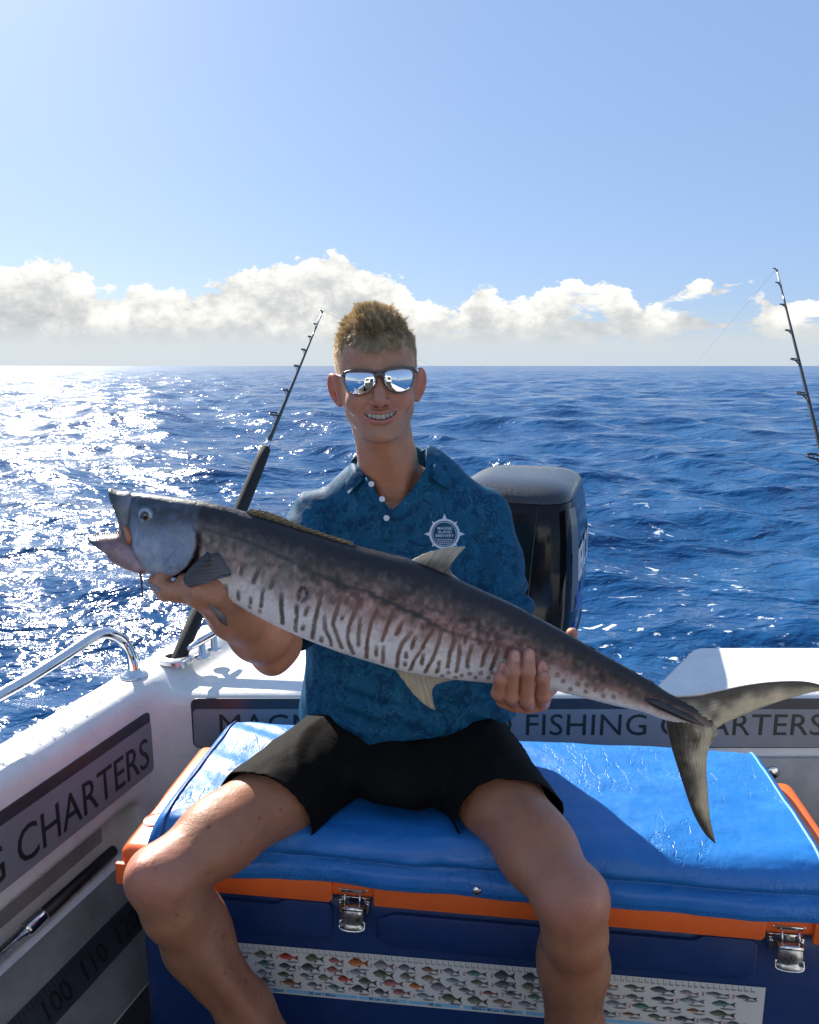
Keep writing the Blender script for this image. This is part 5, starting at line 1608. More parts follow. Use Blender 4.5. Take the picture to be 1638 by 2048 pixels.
MOUTH_Z = -0.0585
def head_sdf(p):
    q = to_head(p)
    x, y, z = q[:, 0], q[:, 1], q[:, 2]
    ax = np.abs(x)
    m = np.stack([ax, y, z], 1)
    d = ellip(q, (0, 0.095, 0.040), (0.0685, 0.094, 0.082))
    d = smin(d, ellip(q, (0, 0.056, -0.012), (0.0595, 0.0590, 0.079)), 0.025)
    d = smin(d, ellip(q, (0, 0.052, 0.030), (0.060, 0.050, 0.055)), 0.02)         # forehead
    d = smin(d, chain(m, [(0.0500, 0.078, -0.026), (0.0425, 0.066, -0.056), (0.0225, 0.026, -0.0860), (0.007, 0.012, -0.0915)], [0.0120, 0.0115, 0.0115, 0.0115], 0.012), 0.026)
    d = smin(d, ellip(q, (0, 0.0105, -0.0885), (0.0200, 0.0150, 0.0135)), 0.012)     # chin
    d = smin(d, ellip(m, (0.036, 0.019, -0.0330), (0.021, 0.0160, 0.0170)), 0.020)  # cheekbones raised by the smile
    d = smin(d, cone(m, (0.006, 0.0015, 0.016), (0.040, 0.0115, 0.0165), 0.0085, 0.0075), 0.012)   # brow
    # muzzle
    d = smin(d, ellip(q, (0, 0.018, -0.058), (0.033, 0.0225, 0.0215)), 0.016)
    # nose
    d = smin(d, chain(q, [(0, 0.0030, 0.004), (0, -0.0060, -0.014), (0, -0.0150, -0.0315)], [0.0080, 0.0086, 0.0104], 0.006), 0.010)
    d = smin(d, ellip(m, (0.0126, -0.0035, -0.0350), (0.0068, 0.0090, 0.0066)), 0.005)
    d = smax(d, -ellip(m, (0.0068, -0.0075, -0.0425), (0.0036, 0.0050, 0.0036)), 0.003)
    # eye sockets
    d = smax(d, -ellip(m, (0.031, -0.004, 0.001), (0.017, 0.009, 0.0095)), 0.012)
    # smile folds
    arc = z - 0.0080 * np.clip(ax / 0.029, 0, 1.25) ** 2
    mq = np.stack([ax, y, arc], 1)
    f = chain(m, [(0.0165, -0.002, -0.036), (0.0285, 0.0005, -0.050), (0.0335, 0.006, -0.064)], [0.0008, 0.0014, 0.0006], 0.004)
    d = smax(d, -f, 0.007)
    # lips
    up = chain(mq, [(0.0, -0.0092, MOUTH_Z + 0.0068), (0.013, -0.0055, MOUTH_Z + 0.0066), (0.0285, 0.0072, MOUTH_Z + 0.0010)], [0.0038, 0.0036, 0.0020], 0.004)
    lo = chain(mq, [(0.0, -0.0075, MOUTH_Z - 0.0086), (0.013, -0.0040, MOUTH_Z - 0.0076), (0.0285, 0.0072, MOUTH_Z + 0.0002)], [0.0050, 0.0044, 0.0020], 0.004)
    d = smin(d, smin(up, lo, 0.002), 0.0045)
    d = smin(d, ellip(q, (0, 0.0, -0.0755), (0.014, 0.010, 0.004)), 0.010) if False else d
    gap = ellip(mq, (0, 0.000, MOUTH_Z - 0.0006), (0.0275, 0.022, 0.0050))
    d = smax(d, -gap, 0.0022)
    # neck with its cords
    nk = chain(p, [NECK_TOP, (NECK_TOP + NECK_BOT) / 2, NECK_BOT], [0.050, 0.051, 0.060], 0.02)
    nk = smin(nk, cone(p, HW((0.0, 0.058, -0.100)), NECK_BOT + np.array([0.002, -0.048, 0.020]), 0.020, 0.013), 0.025)
    for s in (-1, 1):
        nk = smin(nk, cone(p, HW((s * 0.042, 0.100, -0.050)), NECK_BOT + np.array([s * 0.016, -0.062, -0.004]), 0.012, 0.010), 0.018)
    d = smin(d, nk, 0.014)
    for s in (-1, 1):
        d = smin(d, ear(q, s), 0.004)
    # upper chest and shoulders under the shirt
    ch = ellip(p, NECK_BOT + np.array([0.0, 0.012, -0.12]), (0.15, 0.088, 0.13))
    for s, sh in ((-1, P(620, 1012, 1.43)), (1, P(985, 1000, 1.43))):
        ch = smin(ch, cone(p, NECK_BOT + np.array([s * 0.03, 0.0, -0.005]), sh, 0.045, 0.042), 0.03)
        ch = smin(ch, cone(p, NECK_BOT + np.array([s * 0.012, -0.066, -0.030]), NECK_BOT + np.array([s * 0.11, -0.05, -0.018]), 0.009, 0.010), 0.014)
    ch = smax(ch, shirt_base(p) + 0.006, 0.006)
    return smin(d, ch, 0.02)

# ---------- arms and hands
def under_sleeve(p, d, sh, el, frac):
    ax = el - sh; L = np.linalg.norm(ax); ax = ax / L
    t = (p - sh.astype(np.float32)) @ ax.astype(np.float32)
    return np.where(t < L * frac, np.maximum(d, shirt_base(p) + 0.015), d)
def arm_left(p):
    ax = WR_L - EL_L
    m1 = EL_L + ax * 0.28; m2 = EL_L + ax * 0.62
    d = chain(p, [SH_L, (SH_L + EL_L) / 2 , EL_L], [0.050, 0.046, 0.042], 0.02)
    d = under_sleeve(p, d, SH_L, EL_L, 0.88)
    d = smin(d, chain(p, [EL_L, m1 + (0.006, 0.0, -0.006), m2, WR_L], [0.041, 0.049, 0.041, 0.0295], 0.02), 0.02)
    d = smin(d, cone(p, EL_L + (-0.01, 0.006, -0.012), EL_L + (0.005, -0.03, -0.022), 0.031, 0.030), 0.02)   # point of the elbow
    d = smin(d, cone(p, EL_L + (0.022, -0.02, 0.0), m1 + (0.024, 0.0, 0.0), 0.030, 0.030), 0.02)
    # hand: palm up, knuckles to image left, fingers hooked up behind the gill plate
    k = [P(336, 1183, 1.034), P(330, 1184, 1.054), P(330, 1184, 1.074), P(338, 1182, 1.092)]
    w = [WR_L + (0.0, -0.012, 0.004), WR_L + (0, -0.004, 0.0), WR_L + (0, 0.006, 0.0), WR_L + (0, 0.012, 0.002)]
    hnd = None
    for a, b in zip(w, k):
        e = cone(p, a, b, 0.0175, 0.0135); hnd = e if hnd is None else smin(hnd, e, 0.012)
    mids = [P(317, 1166, 1.036), P(311, 1164, 1.056), P(313, 1164, 1.076), P(322, 1163, 1.092)]
    tips = [P(330, 1146, 1.046), P(326, 1142, 1.060), P(330, 1142, 1.074), P(338, 1144, 1.086)]
    for a, b, c in zip(k, mids, tips):
        hnd = smin(hnd, chain(p, [a, b, c], [0.0118, 0.0108, 0.0092], 0.003), 0.003)
    # thumb into the gill slit
    hnd = smin(hnd, chain(p, [WR_L + (-0.012, -0.018, 0.006), P(392, 1170, 1.034), P(368, 1160, 1.044)], [0.0165, 0.0140, 0.0105], 0.006), 0.008)
    return smin(d, hnd, 0.016)

FING = [  # tip, end joint, middle joint, knuckle (picture place and distance), radius
    [(1007, 1334, 1.0075), (1001, 1358, 0.9965), (996, 1386, 1.008), (1008, 1398, 1.046), 0.0087],
    [(1030, 1311, 1.0035), (1026, 1342, 0.9925), (1022, 1392, 1.005), (1030, 1406, 1.050), 0.0094],
    [(1058, 1309, 1.0040), (1056, 1343, 0.9930), (1053, 1398, 1.006), (1056, 1409, 1.052), 0.0097],
    [(1083, 1332, 1.0090), (1086, 1356, 0.9970), (1086, 1390, 1.009), (1082, 1404, 1.050), 0.0095]]
def arm_right(p):
    d = chain(p, [SH_R, (SH_R + EL_R) / 2, EL_R], [0.050, 0.046, 0.042], 0.02)
    d = under_sleeve(p, d, SH_R, EL_R, 0.9)
    m1 = EL_R + (WR_R - EL_R) * 0.3
    d = smin(d, chain(p, [EL_R, m1, WR_R], [0.041, 0.045, 0.029], 0.02), 0.02)
    hnd = None
    for i, (t, j1, j2, kn, r) in enumerate(FING):
        t, j1, j2, kn = P(*t), P(*j1), P(*j2), P(*kn)
        wq = WR_R + np.array([(i - 1.5) * 0.010, -0.005, 0])
        palm = cone(p, wq, kn, 0.017, 0.0135)
        hnd = palm if hnd is None else smin(hnd, palm, 0.012)
    for i, (t, j1, j2, kn, r) in enumerate(FING):
        t, j1, j2, kn = P(*t), P(*j1), P(*j2), P(*kn)
        fg = chain(p, [t, j1, j2, kn], [r * 0.90, r * 1.02, r * 1.13, r * 1.2], 0.004)
        fg = smin(fg, ellip(p, j2 + (0, -0.003, 0), (r * 1.08, r, r * 1.05)), 0.003)
        fg = smin(fg, ellip(p, j1 + (0, -0.0008, 0), (r * 1.06, r * 1.02, r * 0.95)), 0.003)
        # flattened nail bed at the tip
        nc = t + np.array([0, -r * 0.86, 0.001])
        fg = smax(fg, -ellip(p, nc + (0, -0.0035, 0), (r * 0.62, 0.0042, r * 0.80)), 0.0012)
        hnd = smin(hnd, fg, 0.0016)
    th = chain(p, [WR_R + (0.022, 0.0, 0.006), P(1105, 1352, 1.115), P(1138, 1290, 1.108), P(1144, 1267, 1.104)], [0.018, 0.0145, 0.0115, 0.0092], 0.006)
    hnd = smin(hnd, th, 0.010)
    return smin(d, hnd, 0.014)

# ---------- legs
HIP = {-1: np.array([-0.098, 1.375, 0.574]), 1: np.array([0.092, 1.375, 0.574])}
LEG = {-1: dict(kn=P(322, 1752, 1.005), cf=P(388, 1890, 1.045), lo=P(492, 2022, 1.060), an=P(606, 2172, 1.070), toe=np.array([-0.15, 0.86, 0.03])),
       1: dict(kn=P(1143, 1795, 0.955), cf=P(1153, 1935, 0.990), lo=P(1150, 2055, 1.005), an=P(1148, 2200, 1.020), toe=np.array([0.30, 0.80, 0.03]))}
def shorts_base(p):
    d = ellip(p, (-0.003, 1.405, 0.610), (0.178, 0.110, 0.105))
    for s in (-1, 1):
        ax = LEG[s]['kn'] - HIP[s]
        d = smin(d, cone(p, HIP[s] + (s * 0.012, 0, 0.0), HIP[s] + ax * 0.62 + np.array([-s * 0.010, 0, -0.004]), 0.082, 0.086), 0.035)
    # loose cloth hanging between the thighs
    d = smin(d, ellip(p, (-0.005, 1.27, 0.572), (0.115, 0.10, 0.050)), 0.03)
    return smax(d, 0.512 - p[:, 2], 0.02)
HEM = {-1: (P(458, 1556, 1.165), P(640, 1692, 1.150)), 1: (P(1102, 1592, 1.13), P(888, 1684, 1.140))}
def hem(p, s):
    A, B = HEM[s]
    ax = LEG[s]['kn'] - HIP[s]; ax = ax / np.linalg.norm(ax)
    u = (B - A) / np.linalg.norm(B - A)
    n = ax - u * (ax @ u); n = n / np.linalg.norm(n)
    return (p - A) @ n

def leg(p, s):
    L = LEG[s]; h = HIP[s]; k = L['kn']
    ax = k - h
    t1 = h + ax * 0.42; t2 = h + ax * 0.76
    d = chain(p, [h, t1, t2, k], [0.078, 0.069, 0.056, 0.047], 0.035)
    un = np.array([0, 0, 1.0])
    # quadriceps and the teardrop above the knee
    d = smin(d, cone(p, h + ax * 0.30 + un * 0.014, h + ax * 0.80 + un * 0.017, 0.052, 0.035), 0.03)
    d = smin(d, ellip(p, h + ax * 0.84 + np.array([-s * 0.030, 0.0, 0.006]), (0.024, 0.040, 0.024)), 0.025)
    # knee: cap, the two condyles and the bump below
    dn = L['cf'] - k; dn = dn / np.linalg.norm(dn)
    fw = ax / np.linalg.norm(ax)
    d = smin(d, ellip(p, k + fw * 0.030 + un * 0.018, (0.024, 0.022, 0.026)), 0.014)
    d = smin(d, ellip(p, k + np.array([-s * 0.026, 0.008, -0.002]), (0.024, 0.028, 0.028)), 0.026)
    d = smin(d, ellip(p, k + np.array([s * 0.026, 0.008, -0.002]), (0.024, 0.028, 0.028)), 0.026)
    sh0 = k + dn * 0.055 + np.array([0, -0.014, 0])
    lower = chain(p, [k + dn * 0.01, sh0 * 0.4 + (k + dn * 0.075) * 0.6, L['cf'] + (0, 0.008, 0), L['lo'], L['an']], [0.044, 0.042, 0.046, 0.040, 0.032], 0.03)
    lower = smin(lower, cone(p, sh0, L['an'] + (0, -0.018, 0.02), 0.021, 0.016), 0.014)           # shin
    lower = smin(lower, ellip(p, L['cf'] + np.array([-s * 0.012, 0.020, 0.0]), (0.033, 0.036, 0.085)), 0.04)   # calf
    d = smin(d, lower, 0.022)
    heel = L['an'] * (1, 1, 0) + np.array([0, 0.03, 0.036])
    ft = chain(p, [L['an'], heel, ], [0.036, 0.034], 0.02)
    ft = smin(ft, chain(p, [L['an'] + (0, -0.01, -0.01), (L['an'] * (1, 1, 0) + L['toe'] * (1, 1, 0)) / 2 + (0, 0, 0.05), L['toe'] + (0, 0, -0.004)], [0.036, 0.034, 0.026], 0.02), 0.03)
    ft = smin(ft, cone(p, heel, L['toe'] + (0, 0, -0.004), 0.032, 0.030), 0.03)
    d = smin(d, ft, 0.02)
    d = np.where(hem(p, s) < -0.014, np.maximum(d, shorts_base(p) + 0.008), d)
    return smax(d, 0.003 - p[:, 2], 0.006)

def torso_sdf(p):
    d = ellip(p, (-0.012, 1.425, 0.93), (0.150, 0.095, 0.17))
    d = smin(d, ellip(p, (-0.006, 1.415, 0.76), (0.135, 0.092, 0.15)), 0.06)
    d = smin(d, ellip(p, (-0.003, 1.400, 0.645), (0.165, 0.110, 0.095)), 0.06)
    for s in (-1, 1):
        d = smin(d, cone(p, HIP[s], HIP[s] + (LEG[s]['kn'] - HIP[s]) * 0.3, 0.066, 0.06), 0.04)
    return np.maximum(d, np.where(p[:, 2] > 0.66, shirt_base(p), shorts_base(p)) + 0.012)

# ---------- skin colour by place
BLOOD = [(560, 1618, 3), (520, 1636, 3.2), (498, 1626, 2.6), (575, 1657, 3), (482, 1687, 3), (545, 1683, 2.4), (523, 1702, 2.6), (309, 1738, 5), (306, 1727, 3), (268, 1728, 2.5), (416, 1654, 4), (417, 1746, 3), (353, 1832, 3.2), (445, 1874, 3.2), (448, 1867, 2.4), (449, 1900, 2.0), (450, 1948, 3), (494, 1934, 3.0), (491, 1962, 3.4), (523, 1989, 2.5), (440, 1992, 2), (1170, 1846, 3.0), (1122, 1738, 2)]
def picture_xy(V):
    x, y, z = V[:, 0], V[:, 1], V[:, 2] - CAM_H
    d = y * CS - z * SN
    return 819 + FPX * x / d, 1024 - FPX * (y * SN + z * CS) / d
def skin_colour(V, region):
    n1 = fbm(V, 14, 4, 5); n2 = fbm(V, 60, 3, 15); n3 = fbm(V, 260, 2, 25)
    base = np.tile(np.array([0.42, 0.205, 0.118]), (len(V), 1))
    base = mixc(base, np.array([0.44, 0.18, 0.105]), np.clip(n1 * 0.8 + 0.25, 0, 1) * 0.6)
    base *= (1 + 0.11 * n2 + 0.10 * n3 + 0.06 * n1)[:, None]
    if region == 'head':
        q = to_head(V.astype(np.float32)); ax = np.abs(q[:, 0]); y, z = q[:, 1], q[:, 2]
        arc = z - 0.0080 * np.clip(ax / 0.029, 0, 1.25) ** 2
        # lips
        lz = arc - MOUTH_Z
        lip = (1 - sst(ax, 0.0268, 0.0300)) * (y < 0.016) * np.where(lz > 0, 1 - sst(lz, 0.0085, 0.0108), 1 - sst(-lz, 0.0125, 0.0150))
        inside = (1 - sst(np.abs(lz + 0.0004), 0.0036, 0.0052)) * (1 - sst(ax, 0.0255, 0.0285)) * (y < 0.03) * (y > -0.0045 + 10 * ax * ax)
        base = mixc(base, np.array([0.44, 0.15, 0.13]), lip * 0.8)
        base = mixc(base, np.array([0.08, 0.025, 0.022]), inside * 0.92)
        # flushed cheeks and nose, redder ears; faint stubble; brows
        ch = np.exp(-(((ax - 0.038) / 0.020) ** 2 + ((z + 0.032) / 0.02) ** 2)) * (y < 0.05)
        ns = np.exp(-((ax / 0.012) ** 2 + ((z + 0.030) / 0.014) ** 2)) * (y < 0.01)
        base = mixc(base, np.array([0.52, 0.19, 0.14]), np.clip(0.40 * ch + 0.40 * ns, 0, 1))
        er = sst(ax, 0.066, 0.072) * (np.abs(z + 0.01) < 0.045)
        base = mixc(base, np.array([0.58, 0.17, 0.11]), er * 0.6)
        stb = sst(-z, 0.045, 0.065) * (1 - sst(-z, 0.10, 0.115)) * (1 - lip)
        base = mixc(base, np.array([0.34, 0.215, 0.165]), stb * (0.30 + 0.25 * n3))
        # scalp tint below the cropped sides
        hz = 0.050 - 0.10 * np.clip(y - 0.03, 0, 0.045) 
        sca = sst(z, hz - 0.008, hz + 0.016)
        sca = np.maximum(sca, sst(z, 0.002, 0.022) * sst(y, 0.055, 0.070))
        sca *= 1 - er
        base = mixc(base, np.array([0.46, 0.34, 0.20]), sca * 0.75)
        bz = z - 0.0195 - 0.003 * np.clip(ax / 0.03, 0, 1)
        brw = np.exp(-(bz / 0.0036) ** 2) * sst(ax, 0.010, 0.016) * (1 - sst(ax, 0.042, 0.052)) * (y < 0.03)
        base = mixc(base, np.array([0.20, 0.125, 0.065]), brw * 0.75)
        nl = ellip(np.stack([ax, y, z], 1), (0.0058, -0.0060, -0.0415), (0.0036, 0.0046, 0.0032))
        base = mixc(base, np.array([0.10, 0.035, 0.03]), (1 - sst(nl, -0.0006, 0.0014)) * 0.8)
    if region == 'leg':
        px, py = picture_xy(V)
        front = V[:, 1] < 1.16
        base = mixc(base, np.array([0.40, 0.155, 0.09]), np.clip(n1 + 0.1, 0, 1) * 0.4)
        base *= ((0.84 - 0.12 * sst(-V[:, 2], -0.52, -0.34))[:, None] * np.array([1.0, 0.93, 0.90]))  # legs darkened downward, standing in for fill light that fades lower down
        for x, y, r in BLOOD:
            d = np.hypot(px - x, py - y) + 1.2 * n2
            base = mixc(base, np.array([0.19, 0.012, 0.014]), (1 - sst(d, r * 0.6 - 0.8, r * 0.75 + 1.6)) * front * 0.85)
        for s in (-1, 1):
            d = np.linalg.norm(V - (LEG[s]['kn'] + (0, -0.02, 0.02)), axis=1)
            base = mixc(base, np.array([0.46, 0.18, 0.135]), (1 - sst(d, 0.03, 0.08)) * 0.45)
    if region == 'hand':
        for t, j1, j2, kn, r in FING:
            t, j1, j2 = P(*t), P(*j1), P(*j2)
            nc = t + np.array([0, -r * 0.80, 0.001])
            e = np.sqrt(((V[:, 0] - nc[0]) / (r * 0.62)) ** 2 + ((V[:, 2] - nc[2]) / (r * 0.80)) ** 2)
            fr = (V[:, 1] < t[1] - r * 0.2)
            base = mixc(base, np.array([0.60, 0.36, 0.31]), (1 - sst(e, 0.85, 1.02)) * fr * 0.85)
            base = mixc(base, np.array([0.30, 0.13, 0.10]), np.exp(-((e - 1.06) / 0.09) ** 2) * fr * 0.55)
            for jq in (j1, j2):
                dz = V[:, 2] - jq[2]
                cr = np.exp(-((np.abs(V[:, 0] - jq[0])) / 0.008) ** 2) * (np.cos(dz * 2600) * 0.5 + 0.5) * np.exp(-(dz / 0.0042) ** 2)
                base = mixc(base, np.array([0.32, 0.13, 0.09]), cr * 0.45)
        px, py = picture_xy(V)
        base = mixc(base, np.array([0.46, 0.175, 0.115]), 0.5 * np.ones(len(V)) * (V[:, 1] < 1.14))
    return base

SKIN = mat('skin', attr=True, rough=0.46, spec=0.45, sss=0.28, bump=[(900, 0.0003), (220, 0.0006), (60, 0.0012)], rvary=(40, 0.33, 0.55))
PERSON = thing('person', 'person in blue polo shirt and black shorts seated, holding a big fish in both hands', 'person', (0.0, 1.30, 0.0))

def build_body():
    V = []; Q = []; C = []; n = 0
    def add(fn, lo, hi, h, region, rl=1):
        nonlocal n
        v, q = surface(fn, lo, hi, h)
        v = relax(v, q, rl, 0.4)
        V.append(v); Q.append(q + n); C.append(skin_colour(v, region)); n += len(v)
    hc = HW((0, 0.07, 0))
    add(head_sdf, (-0.24, 1.24, 0.93), (0.21, 1.54, 1.47), 0.0022, 'head')
    # face again at finer steps is not needed: the head piece carries it
    add(torso_sdf, (-0.24, 1.10, 0.50), (0.22, 1.55, 1.02), 0.008, 'body')
    add(arm_left, (-0.40, 0.96, 0.76), (-0.08, 1.50, 1.13), 0.0026, 'arm')
    add(arm_right, (0.06, 0.96, 0.78), (0.30, 1.50, 1.13), 0.0017, 'hand')
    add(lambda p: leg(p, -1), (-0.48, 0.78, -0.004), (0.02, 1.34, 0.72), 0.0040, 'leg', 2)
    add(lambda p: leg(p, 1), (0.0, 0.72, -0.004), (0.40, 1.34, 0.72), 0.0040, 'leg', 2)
    return obj('body', np.vstack(V), np.vstack(Q), SKIN, PERSON, col=np.vstack(C))
BODY = build_body()

# ---------- teeth
def teeth():
    tm = mat('tooth_enamel', (0.52, 0.49, 0.43), 0.25, coat=0.3)
    xs = [0.0, 0.0086, 0.0160, 0.0228, 0.0285]
    w = [0.0041, 0.0035, 0.0036, 0.0032]
    parts = []
    par = None
    for s in (-1, 1):
        x = 0.0
        for i in range(4):
            ww = [0.0040, 0.0031, 0.0031, 0.0024][i]
            cxx = s * (x + ww); x += 2 * ww + 0.0002
            yy = 0.0010 + 12.5 * cxx * cxx
            up = 0.0080 * (abs(cxx) / 0.029) ** 2
            hgt = [0.0098, 0.0088, 0.0090, 0.0074][i]
            zc = MOUTH_Z + 0.0050 - hgt / 2 + up
            v, f = bevel_vf(*box((0, 0, 0), (2 * ww, 0.005, hgt)), 0.0013, 3)
            ang = math.atan(21 * cxx)
            v = v @ rot('Z', math.degrees(ang)).T + np.array([cxx, yy, zc])
            o = obj('tooth', HW(v), f, tm, PERSON)
teeth()

# ---------- short blond hair, brushed up at the front
def hair():
    hm = bpy.data.materials.new('blond_hair'); hm.use_nodes = True
    t = NT(hm.node_tree); b = t.n['Principled BSDF']
    vc = t.add('ShaderNodeVertexColor', layer_name='col').outputs[0]
    t.l.new(vc, b.inputs['Base Color'])
    b.inputs['Roughness'].default_value = 0.38
    b.inputs['Specular IOR Level'].default_value = 0.5
    tl = t.add('ShaderNodeBsdfTranslucent'); t.l.new(vc, tl.inputs['Color'])
    mx = t.add('ShaderNodeMixShader'); mx.inputs[0].default_value = 0.35
    t.l.new(b.outputs[0], mx.inputs[1]); t.l.new(tl.outputs[0], mx.inputs[2])
    t.l.new(mx.outputs[0], t.n['Material Output'].inputs['Surface'])
    rg = np.random.default_rng(5)
    N = 50000
    d = rg.normal(size=(N, 3)); d /= np.linalg.norm(d, axis=1)[:, None]
    d = d[d[:, 2] > -0.45]
    c = np.array([0, 0.090, 0.036]); r = np.array([0.0690, 0.0945, 0.0835])
    root = c + d * r * 0.985
    x, y, z = root.T
    ax = np.abs(x)
    # hairline: low fringe on the forehead, recede at the temples, cropped above the ears
    line = 0.060 - 0.020 * np.clip(ax / 0.05, 0, 1.2) ** 2 * 0 + 0.004 * np.sin(x * 160)
    side = sst(y, 0.020, 0.052)
    lim = line * (1 - side) + (-0.012 - 0.5 * (y - 0.06)) * side
    lim = np.where(y > 0.075, np.minimum(lim, 0.012 - 0.9 * (y - 0.075)), lim)
    around_ear = (y > 0.06) & (y < 0.11) & (z < 0.022) & (ax > 0.05)
    ok = (z > lim + 0.006 * rg.normal(size=len(z))) & ~around_ear
    root, d = root[ok], d[ok]
    x, y, z = root.T; ax = np.abs(x)
    topw = sst(z, 0.036, 0.084)                              # long on top, cropped at the sides
    front = 1 - sst(y, 0.02, 0.075)
    ln = 0.0070 + 0.0118 * topw * (0.65 + 0.5 * rg.random(len(z)))
    ln *= 1 - 0.42 * topw * np.clip(ax / 0.062, 0, 1) ** 2
    ln += 0.011 * topw * np.exp(-((x + 0.004) / 0.022) ** 2) * np.exp(-((y - 0.05) / 0.03) ** 2)
    cl = fbm(root, 95, 2, 91) * 1.5; cl2 = fbm(root, 95, 2, 97) * 1.5; cl3 = fbm(root, 160, 2, 93)
    nrm = d / r; nrm /= np.linalg.norm(nrm, axis=1)[:, None]
    comb = np.stack([cl * 0.75 - 0.10 * x / 0.05, -0.35 + cl2 * 0.6, 0.55 + 0.35 * cl3], 1)
    fr = (front * (1 - sst(z, 0.072, 0.092)))[:, None]        # fringe hairs fall forward on the forehead
    ln = ln * (1 + 0.35 * fr[:, 0])
    drop = np.stack([0.10 + cl * 0.9, -0.45 + 0 * x, -0.95 + 0 * x], 1)
    sd = (1 - topw)[:, None]
    dirv = nrm * (0.55 + 0.25 * topw[:, None]) + comb * topw[:, None] * 0.85 + sd * np.array([0, 0.30, -0.45]) * 0.8
    dirv = dirv * (1 - 0.85 * fr) + drop * fr
    dirv += rg.normal(size=dirv.shape) * 0.24
    dirv /= np.linalg.norm(dirv, axis=1)[:, None]
    dirv = dirv - nrm * np.minimum((dirv * nrm).sum(1) - 0.10, 0)[:, None]
    dirv /= np.linalg.norm(dirv, axis=1)[:, None]
    bend = np.stack([cl2 * 0.4, -0.15 + 0 * x, -0.35 * (1 - topw) + 0.05 * cl], 1)
    ts = np.array([0, 0.4, 0.75, 1.0])
    pts = root[:, None] + ln[:, None, None] * (dirv[:, None] * ts[None, :, None] + bend[:, None] * (ts ** 2)[None, :, None] * 0.45)
    # tufts: each strand leans towards the tip of its nearest tuft
    ci = rg.choice(len(root), 520, replace=False)
    wob = rg.normal(size=(520, 3)) * np.array([0.0058, 0.0050, 0.0036])
    near = np.empty(len(root), int)
    for a0 in range(0, len(root), 4000):
        near[a0:a0 + 4000] = ((root[a0:a0 + 4000, None] - root[ci][None]) ** 2).sum(2).argmin(1)
    tipc = pts[ci, 3] + wob * topw[ci][:, None]
    pull = (0.72 * topw + 0.10)[:, None] * np.clip(0.75 + 0.35 * rg.normal(size=(len(root), 1)), 0, 1.1)
    delta = (tipc[near] - pts[:, 3]) * pull
    pts = pts + delta[:, None] * np.array([0, 0.22, 0.62, 1.0])[None, :, None]
    # ribbon of three sides
    sidev = np.cross(dirv, rg.normal(size=dirv.shape)); sidev /= np.linalg.norm(sidev, axis=1)[:, None]
    s2 = np.cross(dirv, sidev)
    wid = np.array([0.00030, 0.00028, 0.0002, 0.00004])
    V = []
    for k in range(3):
        a = 2 * math.pi * k / 3
        off = sidev * math.cos(a) + s2 * math.sin(a)
        V.append(pts + off[:, None] * wid[None, :, None])
    V = np.stack(V, 2)                                    # N,4,3,3
    M_ = len(root)
    idx = np.arange(M_ * 12).reshape(M_, 4, 3)
    Q = []
    for i in range(3):
        for k in range(3):
            k2 = (k + 1) % 3
            Q.append(np.stack([idx[:, i, k], idx[:, i, k2], idx[:, i + 1, k2], idx[:, i + 1, k]], 1))
    Q = np.vstack(Q)
    hue = np.clip(0.5 + 0.25 * (1 - topw) + 0.45 * cl3 + 0.22 * rg.normal(size=M_), 0, 1)
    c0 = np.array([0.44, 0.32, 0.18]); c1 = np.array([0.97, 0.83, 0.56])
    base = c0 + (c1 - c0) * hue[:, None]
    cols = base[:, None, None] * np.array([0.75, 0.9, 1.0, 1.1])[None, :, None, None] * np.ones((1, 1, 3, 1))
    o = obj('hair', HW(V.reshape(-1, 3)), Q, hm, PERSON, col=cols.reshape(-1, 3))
    o['kind'] = 'stuff'
hair()

